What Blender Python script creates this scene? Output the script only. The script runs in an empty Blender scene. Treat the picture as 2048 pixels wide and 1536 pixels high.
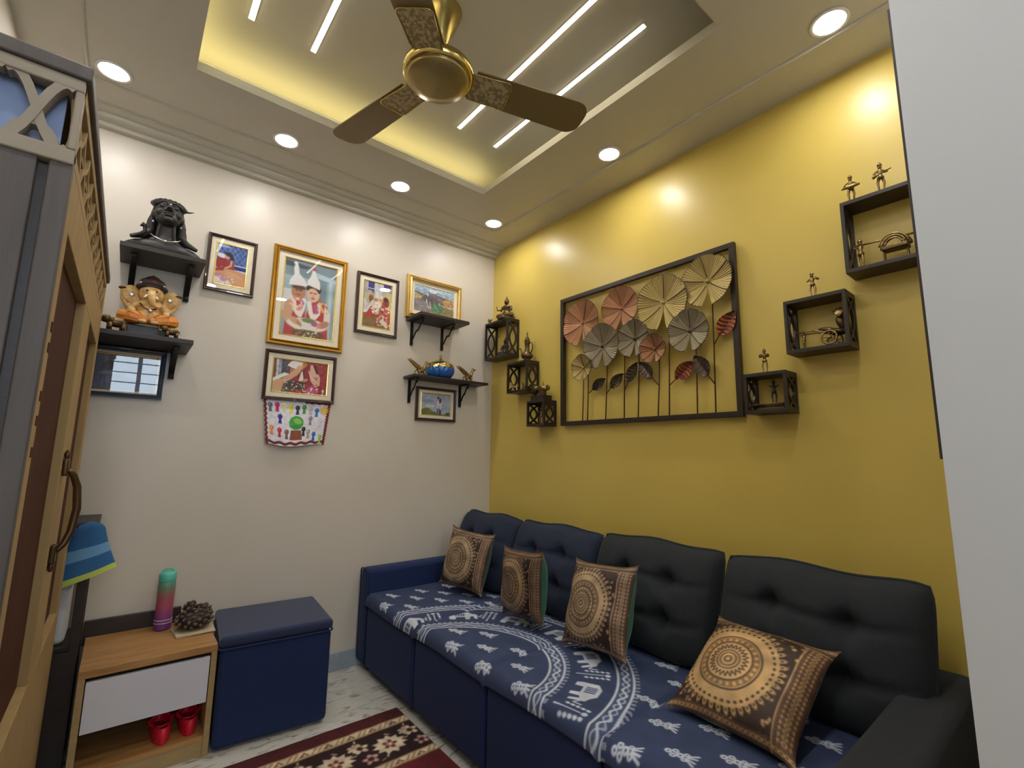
import bpy, math, random
import numpy as np
from mathutils import Matrix, Vector
random.seed(7); np.random.seed(7)
PI = math.pi
SC = bpy.context.scene
COL = SC.collection

# ------------------------------------------------------------------ camera
def make_camera():
    yaw, pitch, roll = math.radians(39.131), math.radians(8.472), math.radians(0.835)
    f = Vector((math.sin(yaw)*math.cos(pitch), math.cos(yaw)*math.cos(pitch), math.sin(pitch)))
    r = Vector((math.cos(yaw), -math.sin(yaw), 0)); u = r.cross(f)
    r2 = math.cos(roll)*r + math.sin(roll)*u
    u2 = -math.sin(roll)*r + math.cos(roll)*u
    cam = bpy.data.cameras.new('camera'); o = bpy.data.objects.new('camera', cam)
    cam.sensor_fit = 'HORIZONTAL'; cam.sensor_width = 36; cam.lens = 942.8*36/2048
    cam.clip_start = 0.02
    m = Matrix.Identity(4)
    for i in range(3):
        m[i][0], m[i][1], m[i][2] = r2[i], u2[i], -f[i]
    m[0][3], m[1][3], m[2][3] = -1.972, -2.651, 1.138
    o.matrix_world = m
    COL.objects.link(o); SC.camera = o
make_camera()

# ------------------------------------------------------------------ world / exposure
W = bpy.data.worlds.new('world'); SC.world = W; W.use_nodes = True
bg = W.node_tree.nodes['Background']
bg.inputs[0].default_value = (0.72, 0.86, 1.0, 1); bg.inputs[1].default_value = 9.0
SC.view_settings.view_transform = 'Standard'; SC.view_settings.look = 'None'
SC.view_settings.exposure = 0.0; SC.view_settings.gamma = 1.0
SC.view_settings.use_curve_mapping = False
LIGHT_DOWN = 135.0      # ceiling downlights
LIGHT_LINE = 16.0       # linear LED profiles
LIGHT_COVE = 10.0       # cove strip
# daylight comes in through the window in the wall behind the camera; this only guides sampling there
WIN = (-2.39, -1.45, 1.2, 2.36)    # x0, x1, z0, z1
RY = -4.3                         # rear wall
pl = bpy.data.lights.new('window_portal', 'AREA'); pl.shape = 'RECTANGLE'
pl.size = WIN[1]-WIN[0]; pl.size_y = WIN[3]-WIN[2]; pl.cycles.is_portal = True
po = bpy.data.objects.new('window_portal', pl); COL.objects.link(po)
po.location = ((WIN[0]+WIN[1])/2, RY-0.12, (WIN[2]+WIN[3])/2); po.rotation_euler = (PI/2, 0, 0)

# ------------------------------------------------------------------ helpers
def s2l(c):
    c = np.asarray(c, float)/255.0
    return np.where(c <= 0.04045, c/12.92, ((c+0.055)/1.055)**2.4)
def lin(c): return tuple(float(v) for v in s2l(c)) + (1.0,)
MATS = {}
def mat(name, rgb, rough=0.5, metal=0.0, spec=0.5, noise=None, bump=None, rgb2=None, coat=0, sheen=0, stretch=None, attr=False, trans=0):
    if name in MATS: return MATS[name]
    m = bpy.data.materials.new(name); m.use_nodes = True
    nt = m.node_tree; b = nt.nodes['Principled BSDF']
    b.inputs['Base Color'].default_value = lin(rgb)
    b.inputs['Roughness'].default_value = rough
    b.inputs['Metallic'].default_value = metal
    b.inputs['Specular IOR Level'].default_value = spec
    if coat: b.inputs['Coat Weight'].default_value = coat
    if sheen:
        b.inputs['Sheen Weight'].default_value = sheen; b.inputs['Sheen Roughness'].default_value = 0.5
    if trans: b.inputs['Transmission Weight'].default_value = trans
    tc = nt.nodes.new('ShaderNodeTexCoord'); mp = nt.nodes.new('ShaderNodeMapping')
    nt.links.new(tc.outputs['Object'], mp.inputs[0])
    if stretch: mp.inputs['Scale'].default_value = stretch
    src = None
    if attr:
        a = nt.nodes.new('ShaderNodeAttribute'); a.attribute_name = 'Col'; src = a.outputs['Color']
    if noise:
        n = nt.nodes.new('ShaderNodeTexNoise'); n.inputs['Scale'].default_value = noise[0]; n.inputs['Detail'].default_value = 6
        nt.links.new(mp.outputs[0], n.inputs['Vector'])
        r = nt.nodes.new('ShaderNodeValToRGB'); r.color_ramp.elements[0].position = 0.5-noise[1]; r.color_ramp.elements[1].position = 0.5+noise[1]
        nt.links.new(n.outputs['Fac'], r.inputs[0])
        if src is None:
            r.color_ramp.elements[0].color = lin(rgb); r.color_ramp.elements[1].color = lin(rgb2 or rgb)
            src = r.outputs[0]
        else:
            mx = nt.nodes.new('ShaderNodeMix'); mx.data_type = 'RGBA'; mx.blend_type = 'MULTIPLY'; mx.inputs[0].default_value = 1
            r.color_ramp.elements[0].color = (0.75,)*3+(1,); r.color_ramp.elements[1].color = (1,)*4
            nt.links.new(src, mx.inputs[6]); nt.links.new(r.outputs[0], mx.inputs[7]); src = mx.outputs[2]
    if src is not None: nt.links.new(src, b.inputs['Base Color'])
    if bump:
        n = nt.nodes.new('ShaderNodeTexNoise'); n.inputs['Scale'].default_value = bump[0]; n.inputs['Detail'].default_value = 4
        nt.links.new(mp.outputs[0], n.inputs['Vector'])
        bp = nt.nodes.new('ShaderNodeBump'); bp.inputs['Strength'].default_value = bump[1]; bp.inputs['Distance'].default_value = 0.004
        nt.links.new(n.outputs['Fac'], bp.inputs['Height']); nt.links.new(bp.outputs[0], b.inputs['Normal'])
    MATS[name] = m
    return m
def emis(name, rgb, strength):
    m = bpy.data.materials.new(name); m.use_nodes = True; nt = m.node_tree
    nt.nodes.remove(nt.nodes['Principled BSDF'])
    e = nt.nodes.new('ShaderNodeEmission'); e.inputs[0].default_value = lin(rgb); e.inputs[1].default_value = strength
    nt.links.new(e.outputs[0], nt.nodes['Material Output'].inputs[0])
    MATS[name] = m
    return m
def pane_glass(name, tint=(255, 255, 255), ior=1.5, rough=0.0):
    m = bpy.data.materials.new(name); m.use_nodes = True; nt = m.node_tree
    nt.nodes.remove(nt.nodes['Principled BSDF'])
    t = nt.nodes.new('ShaderNodeBsdfTransparent'); t.inputs[0].default_value = lin(tint)
    g = nt.nodes.new('ShaderNodeBsdfGlossy'); g.inputs['Roughness'].default_value = rough
    f = nt.nodes.new('ShaderNodeFresnel'); ge = nt.nodes.new('ShaderNodeNewGeometry')
    mr = nt.nodes.new('ShaderNodeMapRange'); mr.inputs['To Min'].default_value = ior; mr.inputs['To Max'].default_value = 1/ior   # a thin pane reflects alike from both sides
    nt.links.new(ge.outputs['Backfacing'], mr.inputs['Value']); nt.links.new(mr.outputs[0], f.inputs[0])
    mx = nt.nodes.new('ShaderNodeMixShader')
    nt.links.new(f.outputs[0], mx.inputs[0]); nt.links.new(t.outputs[0], mx.inputs[1]); nt.links.new(g.outputs[0], mx.inputs[2])
    nt.links.new(mx.outputs[0], nt.nodes['Material Output'].inputs[0])
    MATS[name] = m
    return m

class B:
    """collects vertices and faces of one part"""
    def __init__(s): s.v = []; s.f = []
    def add(s, vs, fs, m=None):
        k = len(s.v)
        if m is not None: vs = [tuple(m @ Vector(p)) for p in vs]
        s.v += [tuple(p) for p in vs]; s.f += [tuple(i+k for i in f) for f in fs]
        return s
    def box(s, x0, x1, y0, y1, z0, z1, m=None):
        vs = [(x, y, z) for z in (z0, z1) for y in (y0, y1) for x in (x0, x1)]
        return s.add(vs, [(0, 2, 3, 1), (4, 5, 7, 6), (0, 1, 5, 4), (2, 6, 7, 3), (0, 4, 6, 2), (1, 3, 7, 5)], m)
    def tube(s, pts, rad, n=8, closed=False, m=None, flat=1.0):
        pts = [Vector(p) for p in pts]; k = len(pts)
        if not hasattr(rad, '__len__'): rad = [rad]*k
        vs = []; fs = []; prev = None
        for i, p in enumerate(pts):
            if closed: d = pts[(i+1) % k]-pts[i-1]
            else: d = pts[min(i+1, k-1)]-pts[max(i-1, 0)]
            d.normalize()
            if prev is None:
                a = Vector((0, 0, 1)) if abs(d.z) < 0.9 else Vector((1, 0, 0))
                prev = d.cross(a).normalized()
            prev = (prev-d*prev.dot(d)).normalized(); q = d.cross(prev)
            for j in range(n):
                t = 2*PI*j/n
                vs.append(p+prev*(rad[i]*math.cos(t))+q*(rad[i]*math.sin(t)*flat))
        for i in range(k if closed else k-1):
            a = i*n; b = ((i+1) % k)*n
            for j in range(n): fs.append((a+j, a+(j+1) % n, b+(j+1) % n, b+j))
        if not closed:
            fs.append(tuple(range(n))[::-1]); fs.append(tuple((k-1)*n+j for j in range(n)))
        return s.add(vs, fs, m)
    def lathe(s, prof, c=(0, 0, 0), n=24, m=None, rmod=None, caps=True):
        vs = []; fs = []; k = len(prof)
        for (r, z) in prof:
            for j in range(n):
                t = 2*PI*j/n; rr = r*(rmod(t) if rmod else 1)
                vs.append((c[0]+rr*math.cos(t), c[1]+rr*math.sin(t), c[2]+z))
        for i in range(k-1):
            for j in range(n): fs.append((i*n+j, i*n+(j+1) % n, (i+1)*n+(j+1) % n, (i+1)*n+j))
        if caps and prof[0][0] > 1e-5: fs.append(tuple(range(n))[::-1])
        if caps and prof[-1][0] > 1e-5: fs.append(tuple((k-1)*n+j for j in range(n)))
        return s.add(vs, fs, m)
    def ell(s, c, r, rot=(0, 0, 0), nu=16, nv=10, m=None):
        if not hasattr(r, '__len__'): r = (r, r, r)
        from mathutils import Euler
        R = Euler(rot).to_matrix(); vs = []; fs = []; c = Vector(c)
        for i in range(1, nv):
            a = PI*i/nv
            for j in range(nu):
                t = 2*PI*j/nu
                vs.append(c+R @ Vector((r[0]*math.sin(a)*math.cos(t), r[1]*math.sin(a)*math.sin(t), r[2]*math.cos(a))))
        top = len(vs); vs.append(c+R @ Vector((0, 0, r[2]))); vs.append(c-R @ Vector((0, 0, r[2])))
        for i in range(nv-2):
            for j in range(nu): fs.append((i*nu+j, (i+1)*nu+j, (i+1)*nu+(j+1) % nu, i*nu+(j+1) % nu))
        for j in range(nu):
            fs.append((top, j, (j+1) % nu)); b = (nv-2)*nu; fs.append((top+1, b+(j+1) % nu, b+j))
        return s.add(vs, fs, m)
    def prism(s, poly, d0, d1, fn, m=None):
        """poly: 2-D outline; fn(a, b, d) -> point"""
        k = len(poly)
        vs = [fn(a, b, d0) for a, b in poly]+[fn(a, b, d1) for a, b in poly]
        fs = [tuple(range(k)), tuple(range(2*k-1, k-1, -1))]
        for i in range(k): j = (i+1) % k; fs.append((i, i+k, j+k, j))
        return s.add(vs, fs, m)
    def strip(s, path, w, d0, d1, fn, m=None):
        """flat bar of width w that follows a 2-D path, extruded from d0 to d1"""
        n = len(path); L = []; R = []
        for i in range(n):
            a = path[max(i-1, 0)]; b = path[min(i+1, n-1)]
            dx, dy = b[0]-a[0], b[1]-a[1]; q = math.hypot(dx, dy) or 1
            L.append((path[i][0]-dy/q*w/2, path[i][1]+dx/q*w/2)); R.append((path[i][0]+dy/q*w/2, path[i][1]-dx/q*w/2))
        vs = []; fs = []
        for i in range(n): vs += [fn(*L[i], d0), fn(*R[i], d0), fn(*R[i], d1), fn(*L[i], d1)]
        for i in range(n-1):
            a = 4*i; b = a+4
            for j in range(4): fs.append((a+j, a+(j+1) % 4, b+(j+1) % 4, b+j))
        fs.append((0, 3, 2, 1)); e = 4*(n-1); fs.append((e, e+1, e+2, e+3))
        return s.add(vs, fs, m)
    def grid(s, fn, nu, nv):
        vs = [fn(i/nu, j/nv) for j in range(nv+1) for i in range(nu+1)]
        fs = [(j*(nu+1)+i, j*(nu+1)+i+1, (j+1)*(nu+1)+i+1, (j+1)*(nu+1)+i) for j in range(nv) for i in range(nu)]
        return s.add(vs, fs)
    def obj(s, name, m, parent=None, smooth=False, bevel=0, remesh=0, sub=0, seg=2):
        me = bpy.data.meshes.new(name); me.from_pydata(s.v, [], s.f); me.update()
        import bmesh
        bm = bmesh.new(); bm.from_mesh(me); bmesh.ops.recalc_face_normals(bm, faces=bm.faces); bm.to_mesh(me); bm.free()
        return link(name, me, m, parent, smooth, bevel, remesh, sub, seg)
def link(name, me, m, parent=None, smooth=False, bevel=0, remesh=0, sub=0, seg=2):
    o = bpy.data.objects.new(name, me); COL.objects.link(o)
    if m: me.materials.append(MATS[m] if isinstance(m, str) else m)
    if smooth:
        me.polygons.foreach_set('use_smooth', [True]*len(me.polygons))
        if not remesh and not sub: pass
    if remesh:
        k = o.modifiers.new('remesh', 'REMESH'); k.mode = 'VOXEL'; k.voxel_size = remesh; k.use_smooth_shade = True
        k2 = o.modifiers.new('smooth', 'SMOOTH'); k2.factor = 0.5; k2.iterations = 2
    if sub: k = o.modifiers.new('sub', 'SUBSURF'); k.levels = sub; k.render_levels = sub
    if bevel:
        k = o.modifiers.new('bevel', 'BEVEL'); k.width = bevel; k.segments = seg; k.limit_method = 'ANGLE'; k.angle_limit = math.radians(40)
        me.polygons.foreach_set('use_smooth', [True]*len(me.polygons))
        k = o.modifiers.new('wn', 'WEIGHTED_NORMAL'); k.keep_sharp = False
    if parent: o.parent = parent
    return o
def thing(name, label, cat, loc=(0, 0, 0), rot=(0, 0, 0), group=None, scale=1):
    o = bpy.data.objects.new(name, None); COL.objects.link(o); o.empty_display_size = 0.05
    o.location = loc; o.rotation_euler = rot; o.scale = (scale,)*3
    return tag(o, label, cat, group)
def tag(o, label, cat, group=None):
    o['label'] = label; o['category'] = cat
    if group: o['group'] = group
    return o
def struct(o, label=None):
    o['kind'] = 'structure'
    if label: o['label'] = label
    return o
def copy_tree(o, parent=None):
    c = o.copy(); COL.objects.link(c); c.parent = parent
    for ch in list(o.children): copy_tree(ch, c)
    return c

class Cv:
    """a small painter for flat prints: u in 0..a, v in 0..1 (up)"""
    def __init__(s, a, n, bg):
        s.a = a; s.ny = n; s.nx = max(4, int(round(n*a)))
        u = np.linspace(0, a, s.nx+1); v = np.linspace(0, 1, s.ny+1)
        s.U, s.V = np.meshgrid(u, v); s.e = 0.7/n
        s.c = np.empty(s.U.shape+(3,)); s.c[:] = bg
    def put(s, mask, c):
        c = np.asarray(c, float); s.c += (c-s.c)*np.clip(mask, 0, 1)[..., None]
    def ell(s, x, y, rx, ry, c, rot=0):
        dx, dy = s.U-x, s.V-y; k, q = math.cos(rot), math.sin(rot)
        X = dx*k+dy*q; Y = -dx*q+dy*k
        d = (np.sqrt((X/rx)**2+(Y/ry)**2)-1)*min(rx, ry); s.put(0.5-d/s.e/2, c)
    def ring(s, x, y, r, w, c):
        d = abs(np.hypot(s.U-x, s.V-y)-r)-w/2; s.put(0.5-d/s.e/2, c)
    def rect(s, x0, x1, y0, y1, c):
        s.poly([(x0, y0), (x1, y0), (x1, y1), (x0, y1)], c)
    def poly(s, pts, c):
        ins = np.zeros(s.U.shape, bool); d = np.full(s.U.shape, 9.0); n = len(pts)
        for i in range(n):
            x0, y0 = pts[i]; x1, y1 = pts[(i+1) % n]
            cond = ((y0 > s.V) != (y1 > s.V))
            with np.errstate(divide='ignore', invalid='ignore'):
                xi = (x1-x0)*(s.V-y0)/((y1-y0) or 1e-9)+x0
            ins ^= cond & (s.U < xi)
            d = np.minimum(d, s.seg(x0, y0, x1, y1))
        s.put(0.5-np.where(ins, -d, d)/s.e/2, c)
    def seg(s, x0, y0, x1, y1):
        dx, dy = x1-x0, y1-y0; L = dx*dx+dy*dy or 1e-12
        t = np.clip(((s.U-x0)*dx+(s.V-y0)*dy)/L, 0, 1)
        return np.hypot(s.U-x0-t*dx, s.V-y0-t*dy)
    def line(s, pts, w, c):
        d = np.full(s.U.shape, 9.0)
        for i in range(len(pts)-1): d = np.minimum(d, s.seg(*pts[i], *pts[i+1]))
        s.put(0.5-(d-w/2)/s.e/2, c)
    def blotch(s, amt, seed=0, cell=6):
        r = np.random.RandomState(seed)
        n = r.rand(s.ny//cell+3, s.nx//cell+3); yi = np.arange(s.ny+1)/cell; xi = np.arange(s.nx+1)/cell
        y0 = yi.astype(int); x0 = xi.astype(int); fy = (yi-y0)[:, None]; fx = (xi-x0)[None, :]
        g = n[y0][:, x0]*(1-fy)*(1-fx)+n[y0+1][:, x0]*fy*(1-fx)+n[y0][:, x0+1]*(1-fy)*fx+n[y0+1][:, x0+1]*fy*fx
        s.c *= (1+amt*(g-0.5)*2)[..., None]; np.clip(s.c, 0, 255, s.c)
    def dots(s, n, box, r, cols, seed=0):
        q = random.Random(seed)
        for i in range(n):
            s.ell(q.uniform(box[0], box[1]), q.uniform(box[2], box[3]), r*q.uniform(.6, 1.4), r*q.uniform(.6, 1.4), q.choice(cols))
    def mesh(s, name, fn, m, parent=None, smooth=True):
        """fn(u01, v01) arrays -> x, y, z arrays"""
        P = np.stack(fn(s.U/s.a, s.V), -1).reshape(-1, 3)
        nx, ny = s.nx, s.ny
        i = np.arange(nx)[None, :]+np.arange(ny)[:, None]*(nx+1)
        F = np.stack([i, i+1, i+nx+2, i+nx+1], -1).reshape(-1, 4)
        me = bpy.data.meshes.new(name); me.from_pydata(P.tolist(), [], F.tolist()); me.update()
        at = me.color_attributes.new('Col', 'FLOAT_COLOR', 'POINT')
        cc = np.ones((P.shape[0], 4)); cc[:, :3] = s2l(np.clip(s.c, 0, 255).reshape(-1, 3))
        at.data.foreach_set('color', cc.ravel())
        return link(name, me, m, parent, smooth)

# ------------------------------------------------------------------ materials
mat('cream_paint', (214, 204, 189), 0.38, noise=(2.5, .3), rgb2=(208, 198, 184), bump=(60, .03))
mat('yellow_paint', (213, 187, 94), 0.36, noise=(3, .3), rgb2=(208, 181, 88), bump=(60, .03))
mat('ceiling_paint', (198, 194, 180), 0.40, noise=(2, .3), rgb2=(194, 190, 176))
mat('white_paint', (205, 205, 205), 0.5, noise=(2, .3), rgb2=(200, 200, 201))
mat('skirting_stone', (168, 176, 184), 0.3, noise=(12, .3), rgb2=(140, 150, 160))
mat('trim_white', (235, 232, 225), 0.35)
mat('brass_gold', (196, 174, 108), 0.22, 1.0)
mat('fan_gold', (160, 142, 92), 0.3, .7, bump=(30, .03))
mat('fan_blade', (124, 106, 70), 0.42, .3)
mat('fan_motif', (136, 118, 82), 0.5, .35, noise=(70, .05), rgb2=(180, 164, 126), bump=(70, .5))
mat('navy_fabric', (14, 31, 74), 0.85, noise=(90, .35), rgb2=(19, 40, 88), bump=(350, .25), sheen=.03)
mat('charcoal_fabric', (25, 29, 34), 0.85, noise=(90, .35), rgb2=(33, 38, 44), bump=(350, .25), sheen=.03)
mat('dark_wood', (52, 40, 34), 0.45, noise=(9, .3), rgb2=(36, 27, 24), stretch=(1, 6, 6), bump=(40, .1))
mat('cube_wood', (48, 36, 29), 0.42, noise=(14, .3), rgb2=(34, 25, 21))
mat('black_iron', (22, 20, 20), 0.45, .3)
mat('oak_laminate', (186, 142, 88), 0.45, noise=(5, .22), rgb2=(152, 106, 58), stretch=(1.2, 9, 9))
mat('oak_edge', (176, 150, 104), 0.5, noise=(8, .3), rgb2=(160, 132, 90), stretch=(2, 8, 8))
mat('white_laminate', (214, 214, 222), 0.35)
mat('cabinet_tan', (176, 150, 104), 0.65, spec=.25, noise=(6, .3), rgb2=(160, 132, 88), stretch=(4, 4, .6), bump=(30, .08))
mat('cabinet_grey', (96, 87, 82), 0.55, noise=(6, .3), rgb2=(74, 66, 63), stretch=(6, 6, .5), bump=(30, .12))
mat('cabinet_brown', (84, 48, 30), 0.75, spec=.15, noise=(6, .3), rgb2=(68, 38, 24), stretch=(6, 6, .6))
mat('daylight_blue', (150, 168, 205), 0.6)  # painted daylight tone for the panel inside the lattice crown
mat('bronze', (110, 84, 58), 0.38, .8, noise=(20, .3), rgb2=(70, 54, 40))
mat('figure_brass', (176, 150, 98), 0.34, .9, noise=(60, .3), rgb2=(110, 90, 56))
mat('antique_brass', (128, 104, 68), 0.36, .85, noise=(50, .3), rgb2=(62, 48, 34))
mat('bust_black', (46, 43, 42), 0.5, noise=(20, .3), rgb2=(34, 31, 31))
mat('silver', (225, 222, 215), 0.25, .9)
mat('gan_skin', (234, 204, 146), 0.4, noise=(45, .2), rgb2=(202, 148, 82))
mat('gan_orange', (222, 146, 46), 0.45, noise=(45, .25), rgb2=(188, 96, 24))
mat('gan_dark', (60, 44, 40), 0.5, noise=(30, .3), rgb2=(40, 30, 30))
mat('black_gloss', (20, 22, 28), 0.35)
mat('frame_brown', (72, 42, 32), 0.32, noise=(15, .3), rgb2=(56, 32, 26), coat=.3)
mat('frame_gold', (205, 160, 66), 0.28, .85, noise=(25, .3), rgb2=(186, 138, 48))
mat('frame_palegold', (226, 196, 126), 0.3, .7, noise=(25, .3), rgb2=(212, 178, 104))
mat('frame_blue_reflection', (66, 80, 104), 0.18, coat=1)  # dark glossy frame, bluish window reflection painted into its base colour
mat('mount_card', (234, 224, 200), 0.7)
mat('gilt', (236, 205, 120), 0.25, .9)
mat('print', (255, 255, 255), 0.5, attr=True)
mat('paper', (255, 255, 255), 0.7, attr=True)
mat('cotton_print', (255, 255, 255), 0.85, attr=True, bump=(300, .15))
mat('rug_pile', (255, 255, 255), 0.95, attr=True, bump=(500, .5))
mat('brocade', (255, 255, 255), 0.5, .25, attr=True, bump=(220, .35))
mat('green_silk', (22, 120, 78), 0.38, noise=(25, .3), rgb2=(14, 100, 64), sheen=.2, bump=(40, .1))
mat('flower_copper', (172, 124, 86), 0.45, .6, noise=(12, .3), rgb2=(146, 100, 68))
mat('flower_gold', (174, 154, 96), 0.45, .6, noise=(12, .3), rgb2=(150, 128, 72))
mat('flower_grey', (142, 131, 104), 0.45, .6, noise=(12, .3), rgb2=(118, 108, 86))
mat('leaf_dark', (92, 80, 64), 0.36, .7, noise=(25, .3), rgb2=(58, 46, 38))
mat('leaf_rust', (150, 80, 46), 0.36, .7, noise=(25, .3), rgb2=(84, 48, 34))
mat('stem_rust', (86, 46, 32), 0.45, .4)
mat('metal_darkbrown', (50, 40, 33), 0.4, .3)
mat('blue_glass', (22, 108, 188), 0.08, 0, coat=.8, noise=(12, .3), rgb2=(8, 66, 140))
mat('red_rubber', (214, 26, 54), 0.45)
mat('red_lining', (150, 16, 36), 0.6)
mat('cloth_blue', (48, 104, 156), 0.85, noise=(12, .2), rgb2=(40, 90, 140), bump=(200, .2))
mat('cloth_lightblue', (104, 156, 198), 0.85)
mat('cloth_lime', (182, 200, 92), 0.85)
mat('plastic_white', (222, 222, 222), 0.4)
mat('bead_brown', (58, 42, 34), 0.5, noise=(60, .2), rgb2=(120, 98, 78))
mat('paper_beige', (196, 178, 146), 0.8)
mat('bottle_grad', (255, 255, 255), 0.35, attr=True)
mat('bottle_cap', (96, 196, 176), 0.4)
mat('terracotta', (150, 104, 72), 0.6)
pane_glass('pane')
pane_glass('window_pane'); pane_glass('pane_bright', ior=1.85)
emis('downlight_glow', (252, 250, 247), LIGHT_DOWN)
emis('line_glow', (255, 240, 205), LIGHT_LINE)
emis('cove_glow', (255, 236, 160), LIGHT_COVE)
# floor: veined off-white marble
def marble():
    m = mat('marble', (206, 203, 194), 0.22, noise=(5, .12), rgb2=(214, 210, 200))
    nt = m.node_tree; b = nt.nodes['Principled BSDF']
    n = nt.nodes.new('ShaderNodeTexNoise'); n.inputs['Scale'].default_value = 9; n.inputs['Detail'].default_value = 9; n.inputs['Distortion'].default_value = 1.6
    tc = nt.nodes.new('ShaderNodeTexCoord'); mp = nt.nodes.new('ShaderNodeMapping'); mp.inputs['Scale'].default_value = (1, 3, 1)
    nt.links.new(tc.outputs['Object'], mp.inputs[0]); nt.links.new(mp.outputs[0], n.inputs['Vector'])
    r = nt.nodes.new('ShaderNodeValToRGB'); e = r.color_ramp.elements
    e[0].position = .33; e[0].color = lin((146, 142, 130)); e[1].position = .47; e[1].color = lin((206, 202, 192))
    nt.links.new(n.outputs['Fac'], r.inputs[0]); nt.links.new(r.outputs[0], b.inputs['Base Color'])
marble()

# ------------------------------------------------------------------ room shell
LX, H, HT = -2.42, 2.60, 2.86        # left wall, lower ceiling level, wall top
struct(B().box(LX-.1, .1, RY-.1, .1, -.1, 0).obj('floor', 'marble'))
struct(B().box(LX-.1, .1, 0, .1, 0, HT).obj('wall_back', 'cream_paint'))
struct(B().box(0, .1, RY, 0, 0, HT).obj('wall_right', 'yellow_paint'))
struct(B().box(LX-.1, LX, RY, 0, 0, HT).obj('wall_left', 'cream_paint'))
wx0, wx1, wz0, wz1 = WIN
rear = B()
rear.box(LX, wx0, RY-.1, RY, 0, HT).box(wx1, 0, RY-.1, RY, 0, HT).box(wx0, wx1, RY-.1, RY, 0, wz0).box(wx0, wx1, RY-.1, RY, wz1, HT)
struct(rear.obj('wall_rear', 'cream_paint'))
# white end of a wall that stands close to the camera
struct(B().box(-1.0, 0, -3.0, -2.503, 0, H).obj('wall_partition', 'white_paint'))
struct(B().box(-1.0, -.985, -2.503, -2.4995, 1.14, 1.93).obj('trim_1', 'dark_wood'))
# window with iron grille behind the camera
w1 = bpy.data.objects.new('window_1', None); COL.objects.link(w1); struct(w1, 'daylit window with horizontal iron grille bars')
w1.location = ((wx0+wx1)/2, RY-.05, wz0); ww = (wx1-wx0)/2; wh = wz1-wz0
fr = B(); fr.box(-ww, ww, -.03, .03, 0, .04).box(-ww, ww, -.03, .03, wh-.04, wh)
for x in (-ww, -.02, ww-.04): fr.box(x, x+.04, -.03, .03, .04, wh-.04)
fr.obj('window_frame', 'plastic_white', w1)
for x0, x1 in ((-ww+.04, -.02), (.02, ww-.04)): B().box(x0, x1, -.004, .004, .04, wh-.04).obj('pane', 'window_pane', w1)
for i in range(9):
    B().tube([(-ww+.03, -.025, .12+i*.115), (ww-.03, -.025, .12+i*.115)], .006, 6).obj('grille_bar', 'black_iron', w1)

# ceiling: lowered border with a recessed tray, cove lip and upper slab
TX0, TX1, TY0, TY1 = -1.905, -.535, -1.985, -.60
c = B()
c.box(LX, 0, TY1, 0, H, H+.038).box(LX, 0, RY, TY0, H, H+.038)
c.box(LX, TX0, TY0, TY1, H, H+.038).box(TX1, 0, TY0, TY1, H, H+.038)
g = .13
c.box(TX0-g-.02, TX1+g+.02, TY1+g, TY1+g+.02, H+.038, 2.745).box(TX0-g-.02, TX1+g+.02, TY0-g-.02, TY0-g, H+.038, 2.745)
c.box(TX0-g-.02, TX0-g, TY0-g, TY1+g, H+.038, 2.745).box(TX1+g, TX1+g+.02, TY0-g, TY1+g, H+.038, 2.745)
c.box(LX, 0, RY, 0, 2.745, 2.80)
struct(c.obj('ceiling', 'ceiling_paint'))
# cornice along the cream wall, stepped
prof = [(0, 2.552), (-.032, 2.552), (-.036, 2.558), (-.036, 2.568), (-.074, 2.570), (-.082, 2.574), (-.084, 2.586), (-.122, 2.588), (-.128, 2.592), (-.128, 2.6005), (0, 2.6005)]
struct(B().prism(prof, LX, 0, lambda a, b, d: (d, a, b)).obj('trim_2', 'ceiling_paint'))
# thin raised bead around the border of the ceiling
bd = [(-.215, -2.45), (-.215, -.282)]
pts = [(-.205, -2.5, H), (-.205, -.30, H)]
pts = [(-.205, RY+.1, H), (-.205, -.29, H), (-.217, -.278, H), (-2.2, -.285, H), (-2.225, -.30, H), (-2.235, -.34, H), (-2.235, RY+.1, H)]
struct(B().tube(pts, .008, 10).obj('trim_3', 'ceiling_paint', smooth=True))
struct(B().box(LX, -.0, -.012, 0, 0, .09).obj('baseboard_back', 'skirting_stone', bevel=.002))
struct(B().box(-.012, 0, -2.503, -.012, 0, .09).obj('baseboard_right', 'skirting_stone', bevel=.002))
struct(B().box(LX, LX+.012, RY, -.012, 0, .09).obj('baseboard_left', 'skirting_stone', bevel=.002))

# ------------------------------------------------------------------ lights of the room
def downlight(x, y, label):
    t = thing('downlight', label, 'light', (x, y, H), group='round recessed ceiling downlights')
    B().lathe([(.047, 0), (.058, 0), (.058, -.004), (.054, -.006), (.047, -.004)], n=32, caps=False).obj('trim_ring', 'trim_white', t, smooth=True)
    B().lathe([(.047, -.001), (.047, -.003), (.001, -.0032)], n=32).obj('lens', 'downlight_glow', t)
DL = [(-2.154, -.375, 'round white downlight nearest the lattice cabinet'),
      (-1.523, -.372, 'round white downlight above the framed wedding photos'),
      (-.933, -.368, 'round white downlight above the iron-bracket shelves'),
      (-.284, -.366, 'round white downlight in the ceiling corner between cream and yellow walls'),
      (-.279, -1.298, 'round white downlight above the metal flower wall art'),
      (-.272, -2.235, 'round white downlight beside the white partition wall'),
      (-2.154, -1.30, 'round white downlight above the cabinet, outside the frame'),
      (-2.154, -2.235, 'round white downlight above the camera by the left wall'),
      (-1.523, -2.235, 'round white downlight behind the tray, left of middle'),
      (-.933, -2.235, 'round white downlight behind the tray, right of middle'),
      (-1.523, -3.3, 'round white downlight at the back of the room, left'),
      (-.6, -3.4, 'round white downlight at the back of the room, right')]
for d in DL: downlight(*d)
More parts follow.
